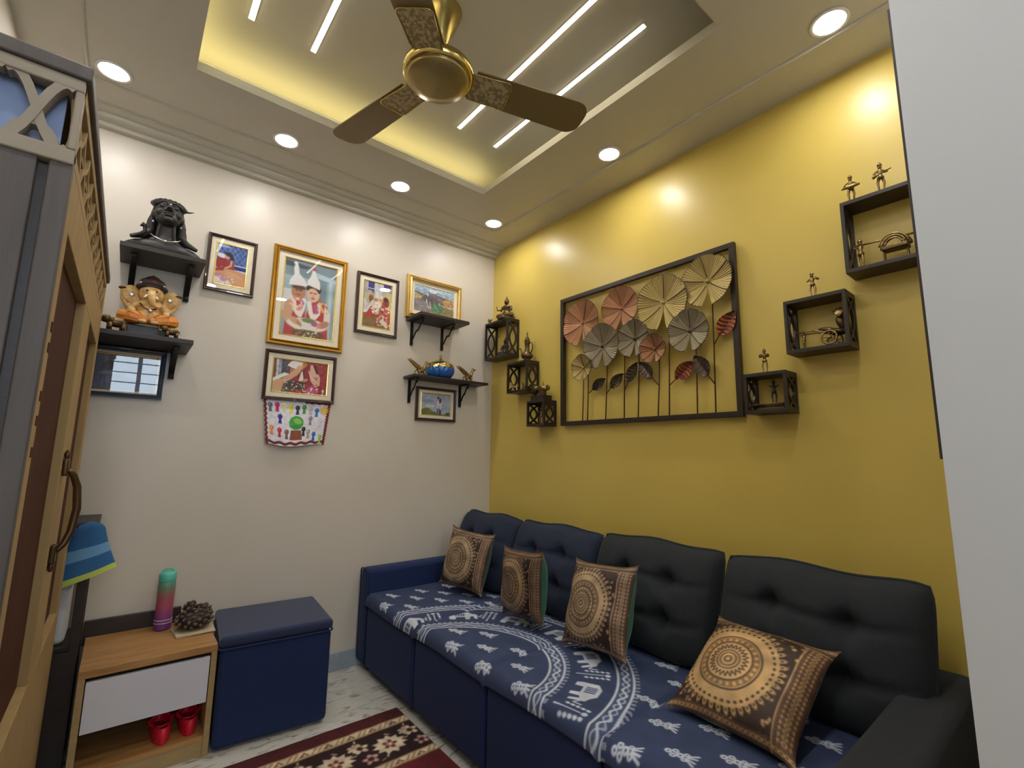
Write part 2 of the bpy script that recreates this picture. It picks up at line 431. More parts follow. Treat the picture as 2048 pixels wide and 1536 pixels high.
def led_line(x, label):
    t = thing('linear_light', label, 'light', (x, -1.28, 2.745), group='straight LED lines in the ceiling tray')
    B().box(-.011, .011, -.47, .47, -.003, 0).obj('profile', 'trim_white', t)
    B().box(-.0085, .0085, -.465, .465, -.005, -.003).obj('diffuser', 'line_glow', t)
led_line(-1.767, 'LED line light in the tray, farthest left')
led_line(-1.543, 'LED line light in the tray, second from left')
led_line(-.842, 'long LED line light just right of the ceiling fan')
led_line(-.618, 'long LED line light nearest the yellow wall')
tag(B().box(TX0-.06, TX1+.06, TY1+.065, TY1+.085, H+.038, H+.046).obj('cove_light', 'cove_glow'), 'warm yellow cove strip along the tray edge facing cream wall', 'light')
tag(B().box(TX0-.085, TX0-.065, TY0, TY1+.05, H+.038, H+.046).obj('cove_light', 'cove_glow'), 'warm yellow cove strip along the left tray edge', 'light')

# ------------------------------------------------------------------ ceiling fan
FX, FY = -1.235, -1.30
fan = thing('ceiling_fan', 'gold and brown three-blade ceiling fan hanging in the tray', 'fan', (FX, FY, 2.745))
B().lathe([(.072, 0), (.077, -.006), (.075, -.014), (.06, -.055), (.038, -.105), (.022, -.145), (.015, -.155)], n=32).obj('canopy', 'brass_gold', fan, smooth=True)
B().tube([(0, 0, -.12), (0, 0, -.235)], .011, 12).obj('down_rod', 'brass_gold', fan, smooth=True)
B().lathe([(.02, -.225), (.05, -.228), (.1, -.235), (.124, -.248), (.127, -.262), (.124, -.276), (.112, -.284)], n=40).obj('motor_housing', 'brass_gold', fan, smooth=True)
B().lathe([(.113, -.283), (.108, -.292), (.07, -.300), (.001, -.304)], n=40).obj('bottom_cover', 'fan_gold', fan, smooth=True)
for k, a in enumerate((-17, 103, 223)):
    R = Matrix.Rotation(math.radians(a), 4, 'Z') @ Matrix.Translation((0, 0, -.262)) @ Matrix.Rotation(math.radians(-9), 4, 'X')
    def outline(r0, r1, w0, w1, rc):
        p = [(r0, -w0/2)]
        for i in range(7):
            t = -PI/2+PI/2*i/6; p.append((r1-rc+rc*math.cos(t), -w1/2+rc+rc*math.sin(t)))
        for i in range(7):
            t = PI/2*i/6; p.append((r1-rc+rc*math.cos(t), w1/2-rc+rc*math.sin(t)))
        p.append((r0, w0/2)); return p
    bl = B().prism(outline(.13, .595, .125, .15, .055), -.0025, .0025, lambda a, b, d: (a, b, d), R).obj('blade', 'fan_blade', fan, bevel=.001)
    B().prism(outline(.112, .265, .100, .118, .02), -.0075, -.0026, lambda a, b, d: (a, b, d), R).obj('blade_bracket', 'fan_motif', bl, bevel=.002)
    rim = [Vector((x, y, -.0085)) for x, y in outline(.118, .267, .104, .122, .02)]
    B().tube(rim, .0022, 6, m=R).obj('bracket_rim', 'brass_gold', bl, smooth=True)

# ------------------------------------------------------------------ sofa
sofa = thing('sofa', 'long navy fabric sofa with tufted back cushions along the yellow wall', 'sofa', (0, 0, 0))
SY = [-.125, -.655, -1.19, -1.715, -2.245]
def rbox(x0, x1, y0, y1, z0, z1): return B().box(x0, x1, y0, y1, z0, z1)
for i in range(4):
    rbox(-.888, -.12, SY[i+1]+.004, SY[i]-.004, .035, .372).obj('seat_section', 'navy_fabric', sofa, bevel=.022, seg=4)
rbox(-.888, -.02, SY[0], -.025, .035, .515).obj('arm', 'navy_fabric', sofa, bevel=.025, seg=4)
rbox(-.888, -.02, -2.375, SY[4], .035, .53).obj('arm', 'charcoal_fabric', sofa, bevel=.025, seg=4)
rbox(-.12, -.016, SY[4], SY[0], .035, .62).obj('back_frame', 'charcoal_fabric', sofa, bevel=.02, seg=3)
def rect_piping(y0, y1, z0, z1, x, rc=.03):
    p = []
    for cy, cz, a0 in ((y0+rc, z0+rc, PI), (y1-rc, z0+rc, 1.5*PI), (y1-rc, z1-rc, 0), (y0+rc, z1-rc, .5*PI)):
        for i in range(6): a = a0+PI/2*i/5; p.append((x, cy+rc*math.cos(a), cz+rc*math.sin(a)))
    return p
for y0, y1 in ((-.121, -.029), (-2.371, SY[4]-.004)):
    B().tube(rect_piping(y0, y1, .05, .512 if y0 > -1 else .527, -.887, .02), .004, 6, closed=True).obj('piping', 'navy_fabric', sofa, smooth=True)
for x in (-.84, -.1):
    for y in (-.09, -2.32): B().lathe([(.022, .04), (.016, 0)], (x, y, 0), 12).obj('leg', 'frame_brown', sofa)
BY = [-.02, -.565, -1.15, -1.735, -2.33]
def back_cushion(i):
    y1, y0 = BY[i]-.006, BY[i+1]+.006; w = y1-y0; zb, zt = .390, .775 + (.0, .0, .01, .012)[i]
    rs = random.Random(20+i)
    def P(u, v, side):          # u along y, v up; side 0 front 1 back
        U, V = 2*u-1, 2*v-1
        rx = (1-abs(U)**7)**.35 if abs(U) < 1 else 0; rz = (1-abs(V)**7)**.35 if abs(V) < 1 else 0
        puff = rx*rz
        tuft = 0
        for bu in (-.36, .36):
            for bv in (-.3, .38):
                d2 = ((U-bu)/.13)**2+((V-bv)/.17)**2; tuft += .042*math.exp(-d2)
            tuft += .010*math.exp(-((U-bu)/.05)**2)*(1-V*V)
        for bv in (-.3, .38): tuft += .012*math.exp(-((V-bv)/.06)**2)*(1-U**4)
        corner = 1-.035*(abs(U)**6*abs(V)**6)
        yy = (y0+y1)/2-(U*w/2)*(1-.03*abs(V)**8)
        zz = zb+(zt-zb)*(.5+.5*V*(1-.05*abs(U)**8))+.006*math.sin(U*5+i)
        base = -.355+.13*v          # leaning back
        if side == 0: xx = base+.055-(.055+.045*(1-U*U*.6)*(1-V*V*.6))*puff+tuft*puff
        else: xx = base+.055+.07*puff
        return (xx, yy, zz)
    b = B(); b.grid(lambda u, v: P(u, v, 0), 44, 32); b.grid(lambda u, v: P(u, v, 1), 12, 8)
    o = b.obj('back_cushion', 'charcoal_fabric' if i >= 2 else 'navy_dark', sofa, smooth=True)
    edge = [P(k/20, 0, 0) for k in range(20)]+[P(1, k/14, 0) for k in range(14)]+[P(1-k/20, 1, 0) for k in range(20)]+[P(0, 1-k/14, 0) for k in range(14)]
    B().tube(edge, .0055, 6, closed=True).obj('piping', 'charcoal_fabric' if i >= 2 else 'navy_dark', o, smooth=True)
    for bu in (.32, .68):
        for bv in (.35, .69):
            p = P(bu, bv, 0); B().ell((p[0]-.001, p[1], p[2]), (.006, .012, .012), nu=10, nv=6).obj('button', 'charcoal_fabric' if i >= 2 else 'navy_dark', o, smooth=True)
mat('navy_dark', (22, 30, 52), 0.85, noise=(90, .35), rgb2=(28, 38, 62), bump=(350, .25), sheen=.03)
for i in range(4): back_cushion(i)

# printed cotton cover laid over the seats
def seat_cover():
    x0, x1, y1, y0 = -.915, -.30, -.128, -2.243
    L = y1-y0; a = L/(x1-x0)
    cv = Cv(a, 210, (50, 62, 94))
    S = 1/(x1-x0)
    white = (196, 200, 210); soft = (96, 110, 146)
    U = lambda y: (y1-y)*S
    V = lambda x: (x-x0)*S
    cx, cy = -.95, -1.10
    def sprig(x, y, ang, sc=1.0):
        k, q = math.cos(ang), math.sin(ang)
        def T(p, r): return (U(y)+S*sc*(p*k-r*q), V(x)+S*sc*(p*q+r*k))
        for p, r, rad in ((-.026, 0, .0085), (-.012, .009, .008), (-.012, -.009, .008), (.002, 0, .0095), (.014, .010, .007), (.014, -.010, .007)):
            X, Y = T(p, r); cv.ell(X, Y, rad*S*sc, rad*S*sc, white); cv.ell(X, Y, rad*S*sc*.3, rad*S*sc*.3, (60, 74, 110))
        for r in (-.016, -.006, .006, .016):
            A = T(.018, r*.4); Bq = T(.037, r*1.3); cv.line([A, Bq], .006*S*sc, white)
    for row in range(40):
        for kx in range(8):
            x = -.880+.17*(kx-1)+(.085 if row % 2 else 0); y = -.956+.105*(row-20)
            if not (x0+.02 < x < x1-.01 and y0+.02 < y < y1-.02): continue
            d = math.hypot(x-cx, y-cy)
            if d < .315 or d > .67: sprig(x, y, .25+.1*math.sin(row*2.1+kx), 1.12)
    d = np.hypot((x0+cv.V/S)-cx, (y1-cv.U/S)-cy); th = np.arctan2((x0+cv.V/S)-cx, (y1-cv.U/S)-cy)
    for r in (.365, .60):
        cv.put(np.clip(1.15-abs(d-r)/.034, 0, 1)*.55, soft)
        for e in (-.026, .026): cv.put(np.clip(1-(abs(d-r-e)-.0025)/.003, 0, 1), white)
        cv.put(np.clip(1-(abs(d-r-.009*np.sin(th*r/.0125))-.003)/.003, 0, 1)*.95, white)
        cv.put(np.clip(1-(abs(d-r+.012*np.sin(th*r/.0125))-.002)/.003, 0, 1)*.7, white)
        fr = (np.sin(th*r/.0035) > 0) & (d > r+.03) & (d < r+.045); cv.put(fr*.55, white)
    # little elephants and trees standing between the two rings
    for k in range(-6, 12):
        t = k*.26+.1; r = .485
        x = cx+r*math.sin(t); y = cy+r*math.cos(t)
        if not (x0+.01 < x < x1-.02 and y0 < y < y1): continue
        ca, sa = math.sin(t), math.cos(t)     # outward = (dx, dy)
        def T(p, o):    # p along the ring, o outward
            o *= 1.3; p *= 1.3; X = x+o*ca+p*sa; Y = y+o*sa-p*ca
            return (U(Y), V(X))
        if k % 2 == 0:
            cv.poly([T(-.045, -.02), T(-.045, .022), T(-.02, .036), T(.02, .034), T(.035, .02), T(.052, .012), T(.056, -.03), T(.046, -.03), T(.04, -.005), T(.03, -.008), T(.028, -.035), T(.014, -.035), T(.010, -.012), T(-.02, -.012), T(-.022, -.035), T(-.04, -.035)], white)
            cv.poly([T(-.025, -.004), T(-.025, .024), T(.008, .024), T(.008, -.004)], (70, 84, 120))
            for q in (-.018, -.009, 0): cv.line([T(q, -.002), T(q, .022)], .004*S, white)
            cv.line([T(.052, .0), T(.064, -.012), T(.07, .008)], .006*S, white)
        else:
            cv.line([T(0, -.04), T(0, .03)], .006*S, white)
            for q in range(5):
                o = -.02+q*.014
                for sg in (-1, 1): X, Y = T(sg*.018, o+.006); cv.ell(X, Y, .008*S, .006*S, white)
            X, Y = T(0, .042); cv.ell(X, Y, .010*S, .010*S, white)
    cv.blotch(.07, 3, 10)
    def fn(u, v):
        y = y1-u*L; x = x0+v*(x1-x0)
        z = np.full_like(x, .3865)
        for s in SY[1:4]: z = z-.012*np.exp(-((y-s)/.012)**2)
        z += .004*np.sin(9*y+4*x)*np.sin(6*x+1)
        f = np.clip((-.868-x)/.047, 0, 1)              # rolls down over the front edge
        z = z-.052*f**1.7; x = np.where(f > 0, -.868-.0275*np.sin(f*PI/2), x)
        return x, y, z
    o = cv.mesh('seat_cover', fn, 'cotton_print')
    k = o.modifiers.new('thick', 'SOLIDIFY'); k.thickness = .003; k.offset = 1
    tag(o, 'blue cotton cover with white block print of elephants and sprigs on sofa seats', 'sofa cover')
seat_cover()

# ------------------------------------------------------------------ cushions
def pillow(name, label, center, size, yaw, lean, roll, seed, cu=-.12, dark=0):
    root = thing(name, label, 'cushion', center, group='brocade cushions on the sofa')
    M = Matrix.Rotation(yaw, 4, 'Z') @ Matrix.Rotation(lean, 4, 'X') @ Matrix.Rotation(roll, 4, 'Y')
    root.rotation_euler = M.to_euler()
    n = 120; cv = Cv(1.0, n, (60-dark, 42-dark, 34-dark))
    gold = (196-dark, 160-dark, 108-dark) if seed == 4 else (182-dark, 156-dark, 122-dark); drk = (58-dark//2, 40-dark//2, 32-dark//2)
    rs = random.Random(seed)
    # scattered floral filler
    for i in range(240):
        x, y = rs.random(), rs.random(); cv.ell(x, y, .008+.008*rs.random(), .007+.01*rs.random(), gold, rs.random()*3)
    mx, my, R = .5+cu*.9, .48, .385
    cv.ell(mx, my, R+.035, R+.035, drk)
    for k in range(44):
        t = 2*PI*k/44; cv.ell(mx+(R)*math.cos(t), my+(R)*math.sin(t), .034, .017, gold, t); cv.ell(mx+(R-.002)*math.cos(t), my+(R-.002)*math.sin(t), .010, .007, drk, t)
    cv.ell(mx, my, R-.02, R-.02, gold)
    for r, k in ((R-.055, 44),):
        for j in range(k): t = 2*PI*(j+.5)/k; cv.ell(mx+r*math.cos(t), my+r*math.sin(t), .010, .012, drk, t)
    cv.ring(mx, my, .245, .012, drk); cv.ring(mx, my, .205, .05, (gold[0]-60, gold[1]-58, gold[2]-48))
    for j in range(26): t = 2*PI*j/26; cv.ell(mx+.207*math.cos(t), my+.207*math.sin(t), .015, .012, gold, t)
    cv.ring(mx, my, .178, .010, drk)
    for j in range(24):
        t = 2*PI*j/24; d = PI/24
        cv.line([(mx+.115*math.cos(t-d), my+.115*math.sin(t-d)), (mx+.150*math.cos(t), my+.150*math.sin(t)), (mx+.115*math.cos(t+d), my+.115*math.sin(t+d))], .009, drk)
    for r, w in ((.088, .008), (.062, .008), (.026, .010)): cv.ring(mx, my, r, w, drk)
    # borders: patterned band at right and at top
    for (x0, x1, y0, y1) in ((.84, 1, 0, 1), (0, 1, .90, 1), (0, 1, 0, .07)):
        cv.rect(x0, x1, y0, y1, (drk[0]+40, drk[1]+30, drk[2]+22))
        nn = 26
        for j in range(nn):
            t = (j+.5)/nn
            if x1-x0 < .5: px, py = (x0+x1)/2, t
            else: px, py = t, (y0+y1)/2
            cv.ell(px, py, .022, .015, gold); cv.ell(px, py, .008, .006, drk)
            if x1-x0 < .5:
                for e in (-.045, .045): cv.ell(px+e, py, .008, .012, gold)
    cv.line([(.835, 0), (.835, .9)], .012, gold); cv.line([(0, .895), (1, .895)], .010, gold)
    h = size/2
    wr = [(rs.uniform(-1, 1), rs.uniform(-1, 1), rs.uniform(0, 6.28)) for _ in range(5)]
    def shape(u, v, sgn):
        U, V = 2*u-1, 2*v-1
        pinch = 1-.11*(1-U**4)*np.abs(V)**3; pinch2 = 1-.11*(1-V**4)*np.abs(U)**3
        x = U*h*pinch2; z = V*h*pinch
        t = np.maximum(0, (1-np.abs(U)**3))**.75*np.maximum(0, (1-np.abs(V)**3))**.75
        y = -sgn*size*(.17 if sgn > 0 else (.27 if seed != 4 else .18))*t
        for a, b, c in wr: y = y+sgn*.0022*np.sin(7*(U*math.cos(c)+V*math.sin(c))+a*5)*t
        return x, y, z
    cv.blotch(.15, seed, 9)
    cv.mesh('front_panel', lambda u, v: shape(u, v, 1), 'brocade', root)
    g = Cv(1.0, 30, (255, 255, 255))
    o = g.mesh('back_panel', lambda u, v: shape(u, v, -1), 'green_silk', root)
    return root
# the pillow's front looks along local -y; yaw -90 turns it to face -x
rad = math.radians
pillow('cushion', 'brocade cushion with mandala leaning in the sofa corner by the arm', (-.455, -.415, .567), .325, rad(-76), rad(-15), rad(3.7), 1, dark=6)
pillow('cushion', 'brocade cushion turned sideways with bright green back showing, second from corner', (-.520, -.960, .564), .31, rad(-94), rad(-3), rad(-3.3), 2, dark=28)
pillow('cushion', 'brocade cushion with mandala and green edge on the middle of the sofa', (-.500, -1.386, .570), .335, rad(-94), rad(-20), rad(-5), 3, dark=4)
pillow('cushion', 'large golden brocade cushion lying tilted nearest the camera', (-.496, -1.950, .503), .37, rad(-93.8), rad(-57), rad(-.3), 4, cu=-.12)

# ------------------------------------------------------------------ ottoman
ot = thing('ottoman', 'navy blue fabric cube ottoman beside the wooden shoe cabinet', 'ottoman', (-1.375, -.25, 0), (0, 0, math.radians(-5)))
B().box(-.208, .208, -.2, .2, .012, .372).obj('body', 'navy_fabric', ot, bevel=.018, seg=3)
B().box(-.212, .212, -.204, .204, .376, .416).obj('lid', 'navy_top', ot, bevel=.014, seg=4) if mat('navy_top', (30, 40, 72), 0.85, noise=(90, .35), rgb2=(38, 48, 84), bump=(350, .2), sheen=.2) else None
B().tube([(p[1], p[2], .371) for p in rect_piping(-.212, .212, -.204, .204, 0, .02)], .004, 6, closed=True).obj('piping', 'navy_fabric', ot, smooth=True)

# ------------------------------------------------------------------ wooden shoe cabinet (low table)
tb = thing('shoe_cabinet', 'low oak laminate shoe cabinet with white drawer front and open shelf', 'cabinet', (-1.808, -.225, 0))
hw, hd = .202, .19
B().box(-hw, hw, -hd, hd, .366, .392).obj('top', 'oak_laminate', tb, bevel=.0015)
B().box(-hw, -hw+.02, -hd, hd, 0, .366).obj('side_panel', 'oak_edge', tb, bevel=.0015)
B().box(hw-.02, hw, -hd, hd, 0, .366).obj('side_panel', 'oak_edge', tb, bevel=.0015)
B().box(-hw+.02, hw-.02, hd-.01, hd, .03, .366).obj('back_panel', 'dark_wood', tb)  # dark colour stands in for shade inside the open shelf
B().box(-hw+.02, hw-.02, -hd+.004, hd-.01, .055, .073).obj('shelf', 'oak_laminate', tb)
B().box(-hw+.02, hw-.02, -hd+.006, -hd+.022, .0, .055).obj('plinth', 'oak_edge', tb)
dr = B().box(-hw+.023, hw-.023, -hd+.001, -hd+.017, .19, .352).obj('drawer', 'white_laminate', tb, bevel=.001)
B().box(-hw+.03, hw-.03, -hd+.017, hd-.03, .20, .33).obj('drawer_box', 'oak_edge', dr)

# ------------------------------------------------------------------ lattice-topped cabinet at the left
CX0, CX1, CY0, CY1, CZ = LX+.015, -2.085, -1.63, -.36, 1.605
cab = thing('lattice_cabinet', 'tall tan and brown wooden cabinet with carved lattice crown at the left', 'cabinet', (0, 0, 0))
# carcass side facing the camera, two boards with a groove
B().box(CX0, -2.127, CY0, CY0+.02, 0, CZ).obj('side_board', 'cabinet_grey', cab, bevel=.003)
B().box(-2.114, CX1, CY0, CY0+.02, 0, CZ).obj('side_board', 'cabinet_grey', cab, bevel=.003)
B().box(CX0+.001, CX1-.03, CY0+.012, CY0+.024, .02, CZ-.01).obj('side_core', 'dark_wood', cab)
B().box(CX0, CX1, CY1-.02, CY1, 0, CZ).obj('far_side', 'cabinet_tan', cab, bevel=.003)
B().box(CX0, CX0+.012, CY0+.025, CY1-.02, 0, CZ).obj('back', 'dark_wood', cab)
B().box(CX0+.012, CX1-.035, CY0+.025, CY1-.02, CZ-.02, CZ).obj('roof', 'cabinet_tan', cab)
B().box(CX0+.012, CX1-.035, CY0+.025, CY1-.02, .06, .08).obj('floor_board', 'dark_wood', cab)
# front: stiles, rails and two recessed doors
pa, pb = (-1.565, -1.05), (-.845, -.44)
zr0, zr1 = .60, 1.505
def bar(y0, y1, z0, z1): return B().box(CX1-.03, CX1, y0, y1, z0, z1)
bar(CY0+.02, pa[0], 0, CZ).obj('stile', 'cabinet_tan', cab, bevel=.002)
bar(pa[1], pb[0], zr0, zr1).obj('stile', 'cabinet_tan', cab, bevel=.002)
bar(pb[1], CY1-.02, 0, CZ).obj('stile', 'cabinet_tan', cab, bevel=.002)
bar(pa[0], pb[1], zr1, CZ).obj('rail', 'cabinet_tan', cab, bevel=.002)
bar(pa[0], pb[1], .05, zr0).obj('rail', 'cabinet_tan', cab, bevel=.002)
for p in (pa, pb): B().box(CX1-.030, CX1-.018, p[0]-.004, p[1]+.004, zr0-.004, zr1+.004).obj('door_panel', 'cabinet_brown', cab)
for z in (1.335, 1.30, 1.22, 1.18, 1.13): B().box(CX1-.001, CX1+.0012, pa[0]-.024, pa[0]-.006, z-.008, z+.008).obj('bolt_mark', 'cabinet_brown', cab)
# bronze pull handle on the middle stile
ym = -1.01
hp = [(CX1+.010, ym, .885), (CX1+.022, ym+.008, .90), (CX1+.032, ym+.016, .93), (CX1+.037, ym+.02, .985), (CX1+.032, ym+.016, 1.04), (CX1+.022, ym+.008, 1.07), (CX1+.010, ym, 1.085)]
hp = [tuple(Vector(hp[max(0, min(6, i//2))]).lerp(Vector(hp[min(6, i//2+1)]), .5*(i % 2))) for i in range(13)]
hd_ = B().tube(hp, [.006+.003*math.sin(PI*i/12) for i in range(13)], 10).obj('handle', 'bronze', cab, smooth=True)
for z, s in ((1.09, 1), (.88, -1)):
    B().box(CX1, CX1+.012, ym-.014, ym+.014, z-.022, z+.022).obj('handle_plate', 'bronze', hd_, bevel=.004)
    B().ell((CX1+.006, ym, z+s*.03), (.006, .010, .013), nu=10, nv=8).obj('handle_finial', 'bronze', hd_, smooth=True)
# lattice crown: front (faces +x) and side (faces the camera)
z0, z1 = CZ, 1.752
fnF = lambda a, b, d: (CX1+d, a, b)
fnS = lambda a, b, d: (a, CY0+d, b)
cf = B().box(CX1-.022, CX1, CY0, CY1, z0, z0+.022).box(CX1-.022, CX1, CY0, CY1, z1-.022, z1).box(CX1-.022, CX1, CY1-.02, CY1, z0, z1).obj('crown_frame', 'cabinet_tan', cab, bevel=.002)
nb = 11; step = (CY1-.02-CY0-.02)/nb
for i in range(nb):
    y0 = CY0+.02+i*step; y1 = y0+step; a, b = z0+.022, z1-.022; h_ = b-a
    q = B()
    arc = lambda s: [(y0+step*(.5-s*.5+s*(t/8.)), a+h_*(t/8.)+h_*.10*math.sin(PI*t/4.)) for t in range(9)]
    q.strip(arc(1), .011, -.016, -.002, fnF).strip(arc(-1), .011, -.0165, -.003, fnF)
    q.strip([(y0, a+h_*.5), ((y0+y1)/2, a+h_*.5)], .008, -.014, -.004, fnF)
    q.obj('lattice_scroll', 'cabinet_tan', cf)
mat('cabinet_tan_daylit', (160, 147, 130), .55, noise=(6, .3), rgb2=(142, 129, 112))  # same tan wood as the front, daylight tint painted into the colour
cs = B().box(CX0, CX1, CY0-.006, CY0+.02, z0-.006, z0+.020).box(CX0, CX1, CY0-.006, CY0+.02, z1-.022, z1).box(CX1-.011, CX1, CY0-.006, CY0+.02, z0+.020, z1-.022).obj('side_crown_frame', 'cabinet_tan_daylit', cab, bevel=.003)
za, zb_ = z0+.020, z1-.022; hh_ = zb_-za; un = .082
for i in range(4):
    xr = CX1-.011-i*un; xl = xr-un
    for s in (1, -1):       # two swung bars that cross
        p = [(xl+un*t/12, za+hh_*(.5+s*.5*math.cos(PI*t/12))+s*.012*math.sin(2*PI*t/12)) for t in range(13)]
        B().strip(p, .013, -.004+.0012*s, .016+.001*s, fnS).obj('lattice_scroll', 'cabinet_tan_daylit', cs)
    p = [(xr-un*.5+.026*math.cos(t*PI/8), za+.030*math.sin(t*PI/8)) for t in range(9)]
    B().strip(p, .010, -.0015, .0185, fnS).obj('lattice_scroll', 'cabinet_tan_daylit', cs)
B().box(CX0+.01, CX1-.024, CY0+.034, CY0+.04, z0, z1-.002).obj('crown_daylight_panel', 'daylight_blue', cab)  # added panel, its pale blue stands in for daylight behind the lattice
B().box(CX0, CX1+.008, CY0-.012, CY1, z1, z1+.026).obj('crown_cap', 'cabinet_grey', cab, bevel=.004)

# ------------------------------------------------------------------ rug
def rug():
    x0, x1, y1, y0 = -2.0, -.90, -.545, -2.45
    S = 1/(y1-y0); cv = Cv((x1-x0)*S, 420, (92, 22, 28))
    U = lambda x: (x-x0)*S
    V = lambda y: (y-y0)*S
    mar = (78, 22, 26); drk = (44, 20, 20); cr = (214, 196, 168); tan = (168, 134, 88); pink = (196, 150, 140); red = (98, 24, 30)
    rects = [(0, mar), (.075, tan), (.083, cr), (.118, tan), (.126, drk), (.33, tan), (.338, cr), (.368, tan), (.376, red)]
    for d, c in rects: cv.rect(U(x0+d), U(x1-(d if d > .0 else 0)*0-.0), V(y0+d), V(y1-d), c)
    rs = random.Random(3)
    def diag(d0, d1):
        n = 46
        for k in range(n):
            x = x0+.08+k*(x1-x0-.08)/n; ya, yb = y1-d0, y1-d1
            if k % 4 < 2:
                cv.line([(U(x), V(yb)), (U(x+.022), V(ya))], .007*S, tan)
            elif k % 4 == 2:
                cv.poly([(U(x-.002), V(yb+.003)), (U(x+.022), V(ya-.002)), (U(x+.036), V(yb+.003))], (112, 70, 44)); cv.ell(U(x+.020), V((ya+yb)/2-.005), .005*S, .006*S, cr)
    diag(.085, .116); diag(.34, .367)
    def flower(x, y, r, n, c, core):
        for k in range(n): t = 2*PI*k/n+.3; cv.ell(U(x+r*.62*math.cos(t)), V(y+r*.62*math.sin(t)), r*.42*S, r*.30*S, c, t)
        cv.ell(U(x), V(y), r*.36*S, r*.36*S, core); cv.ell(U(x), V(y), r*.16*S, r*.16*S, red)
    def leafy(x, y, r):
        p = []
        for k in range(22):
            t = 2*PI*k/22; q = r*(1 if k % 2 else .72); p.append((U(x+q*1.15*math.cos(t)), V(y+q*math.sin(t))))
        cv.poly(p, cr); 
        for k in range(5): t = 2*PI*k/5; cv.ell(U(x+r*.3*math.cos(t)), V(y+r*.3*math.sin(t)), r*.17*S, r*.14*S, (110, 50, 44), t)
    yc = y1-.228
    for k in range(7):
        x = x0+.02+k*.21
        leafy(x+.10, yc-.005, .062); flower(x-.005, yc+.035, .034, 5, cr, drk); flower(x+.005, yc-.05, .03, 5, pink, drk)
        flower(x+.185, yc+.045, .026, 6, cr, (150, 40, 44))
        for j in range(9):
            t = j*.7; a = (U(x-.05+.02*j), V(yc+.08*math.sin(t*1.3)))
            b = (a[0]+.016*S*math.cos(t), a[1]+.016*S*math.sin(t)); cv.line([a, b], .006*S, tan if j % 2 else cr)
    for i in range(60):
        x = rs.uniform(x0+.1, x1-.05); y = rs.uniform(y0+.4, y1-.43)
        (flower if i % 3 else leafy)(*((x, y, rs.uniform(.03, .05), 6, rs.choice((cr, pink, tan)), drk) if i % 3 else (x, y, .06)))
    cv.blotch(.12, 9, 4)
    o = cv.mesh('rug', lambda u, v: (x0+u*(x1-x0), y0+v*(y1-y0), np.full_like(u, .006)+.0012*np.sin(60*u)*np.sin(50*v)), 'rug_pile')
    k = o.modifiers.new('thick', 'SOLIDIFY'); k.thickness = .0055; k.offset = -1
    tag(o, 'maroon oriental rug with cream flowers and patterned borders on marble floor', 'rug')
rug()

# ------------------------------------------------------------------ framed pictures on the cream wall
def framed(name, label, x0, x1, z0, z1, fm, fw, mount, painter, t=.022, gilt=True, inner=None, steps=None, group='framed pictures on the cream wall', glass='pane', cat='picture'):
    w, h = x1-x0, z1-z0
    root = thing(name, label, cat, ((x0+x1)/2, 0, z0), group=group)
    def ringprof(prof, zlo=0.0):
        b = B(); n = len(prof)
        for k, (ins, dep) in enumerate(prof):
            b.v += [(-w/2+ins, -dep, ins), (w/2-ins, -dep, ins), (w/2-ins, -dep, h-ins), (-w/2+ins, -dep, h-ins)]
        for k in range(n-1):
            for j in range(4): b.f.append((4*k+j, 4*k+(j+1) % 4, 4*k+4+(j+1) % 4, 4*k+4+j))
        return b
    prof = steps or [(0, .001), (0, t*.75), (.003, t), (fw*.45, t*.92), (fw*.6, t), (fw*.9, t*.8), (fw, t*.62), (fw, .001)]
    ringprof(prof).obj('frame', fm, root, smooth=False)
    mi = fw+mount
    ringprof([(fw-.003, t*.5), (mi-.004, t*.5), (mi, t*.38)]).obj('mount', 'mount_card', root)
    if gilt: ringprof([(mi-.004, t*.515), (mi-.002, t*.55), (mi+.002, t*.50), (mi+.002, t*.38)]).obj('gilt_slip', 'gilt', root)
    pw, ph = w-2*mi, h-2*mi
    cv = Cv(pw/ph, 110, (200, 200, 200)); painter(cv)
    cv.mesh('print', lambda u, v: (-pw/2+u*pw, np.full_like(u, -t*.39), mi+v*ph), 'print', root, smooth=False)
    B().add([(-w/2+fw-.003, -t*.58, fw-.003), (w/2-fw+.003, -t*.58, fw-.003), (w/2-fw+.003, -t*.58, h-fw+.003), (-w/2+fw-.003, -t*.58, h-fw+.003)], [(0, 1, 2, 3)]).obj('glass', glass, root)
    return root

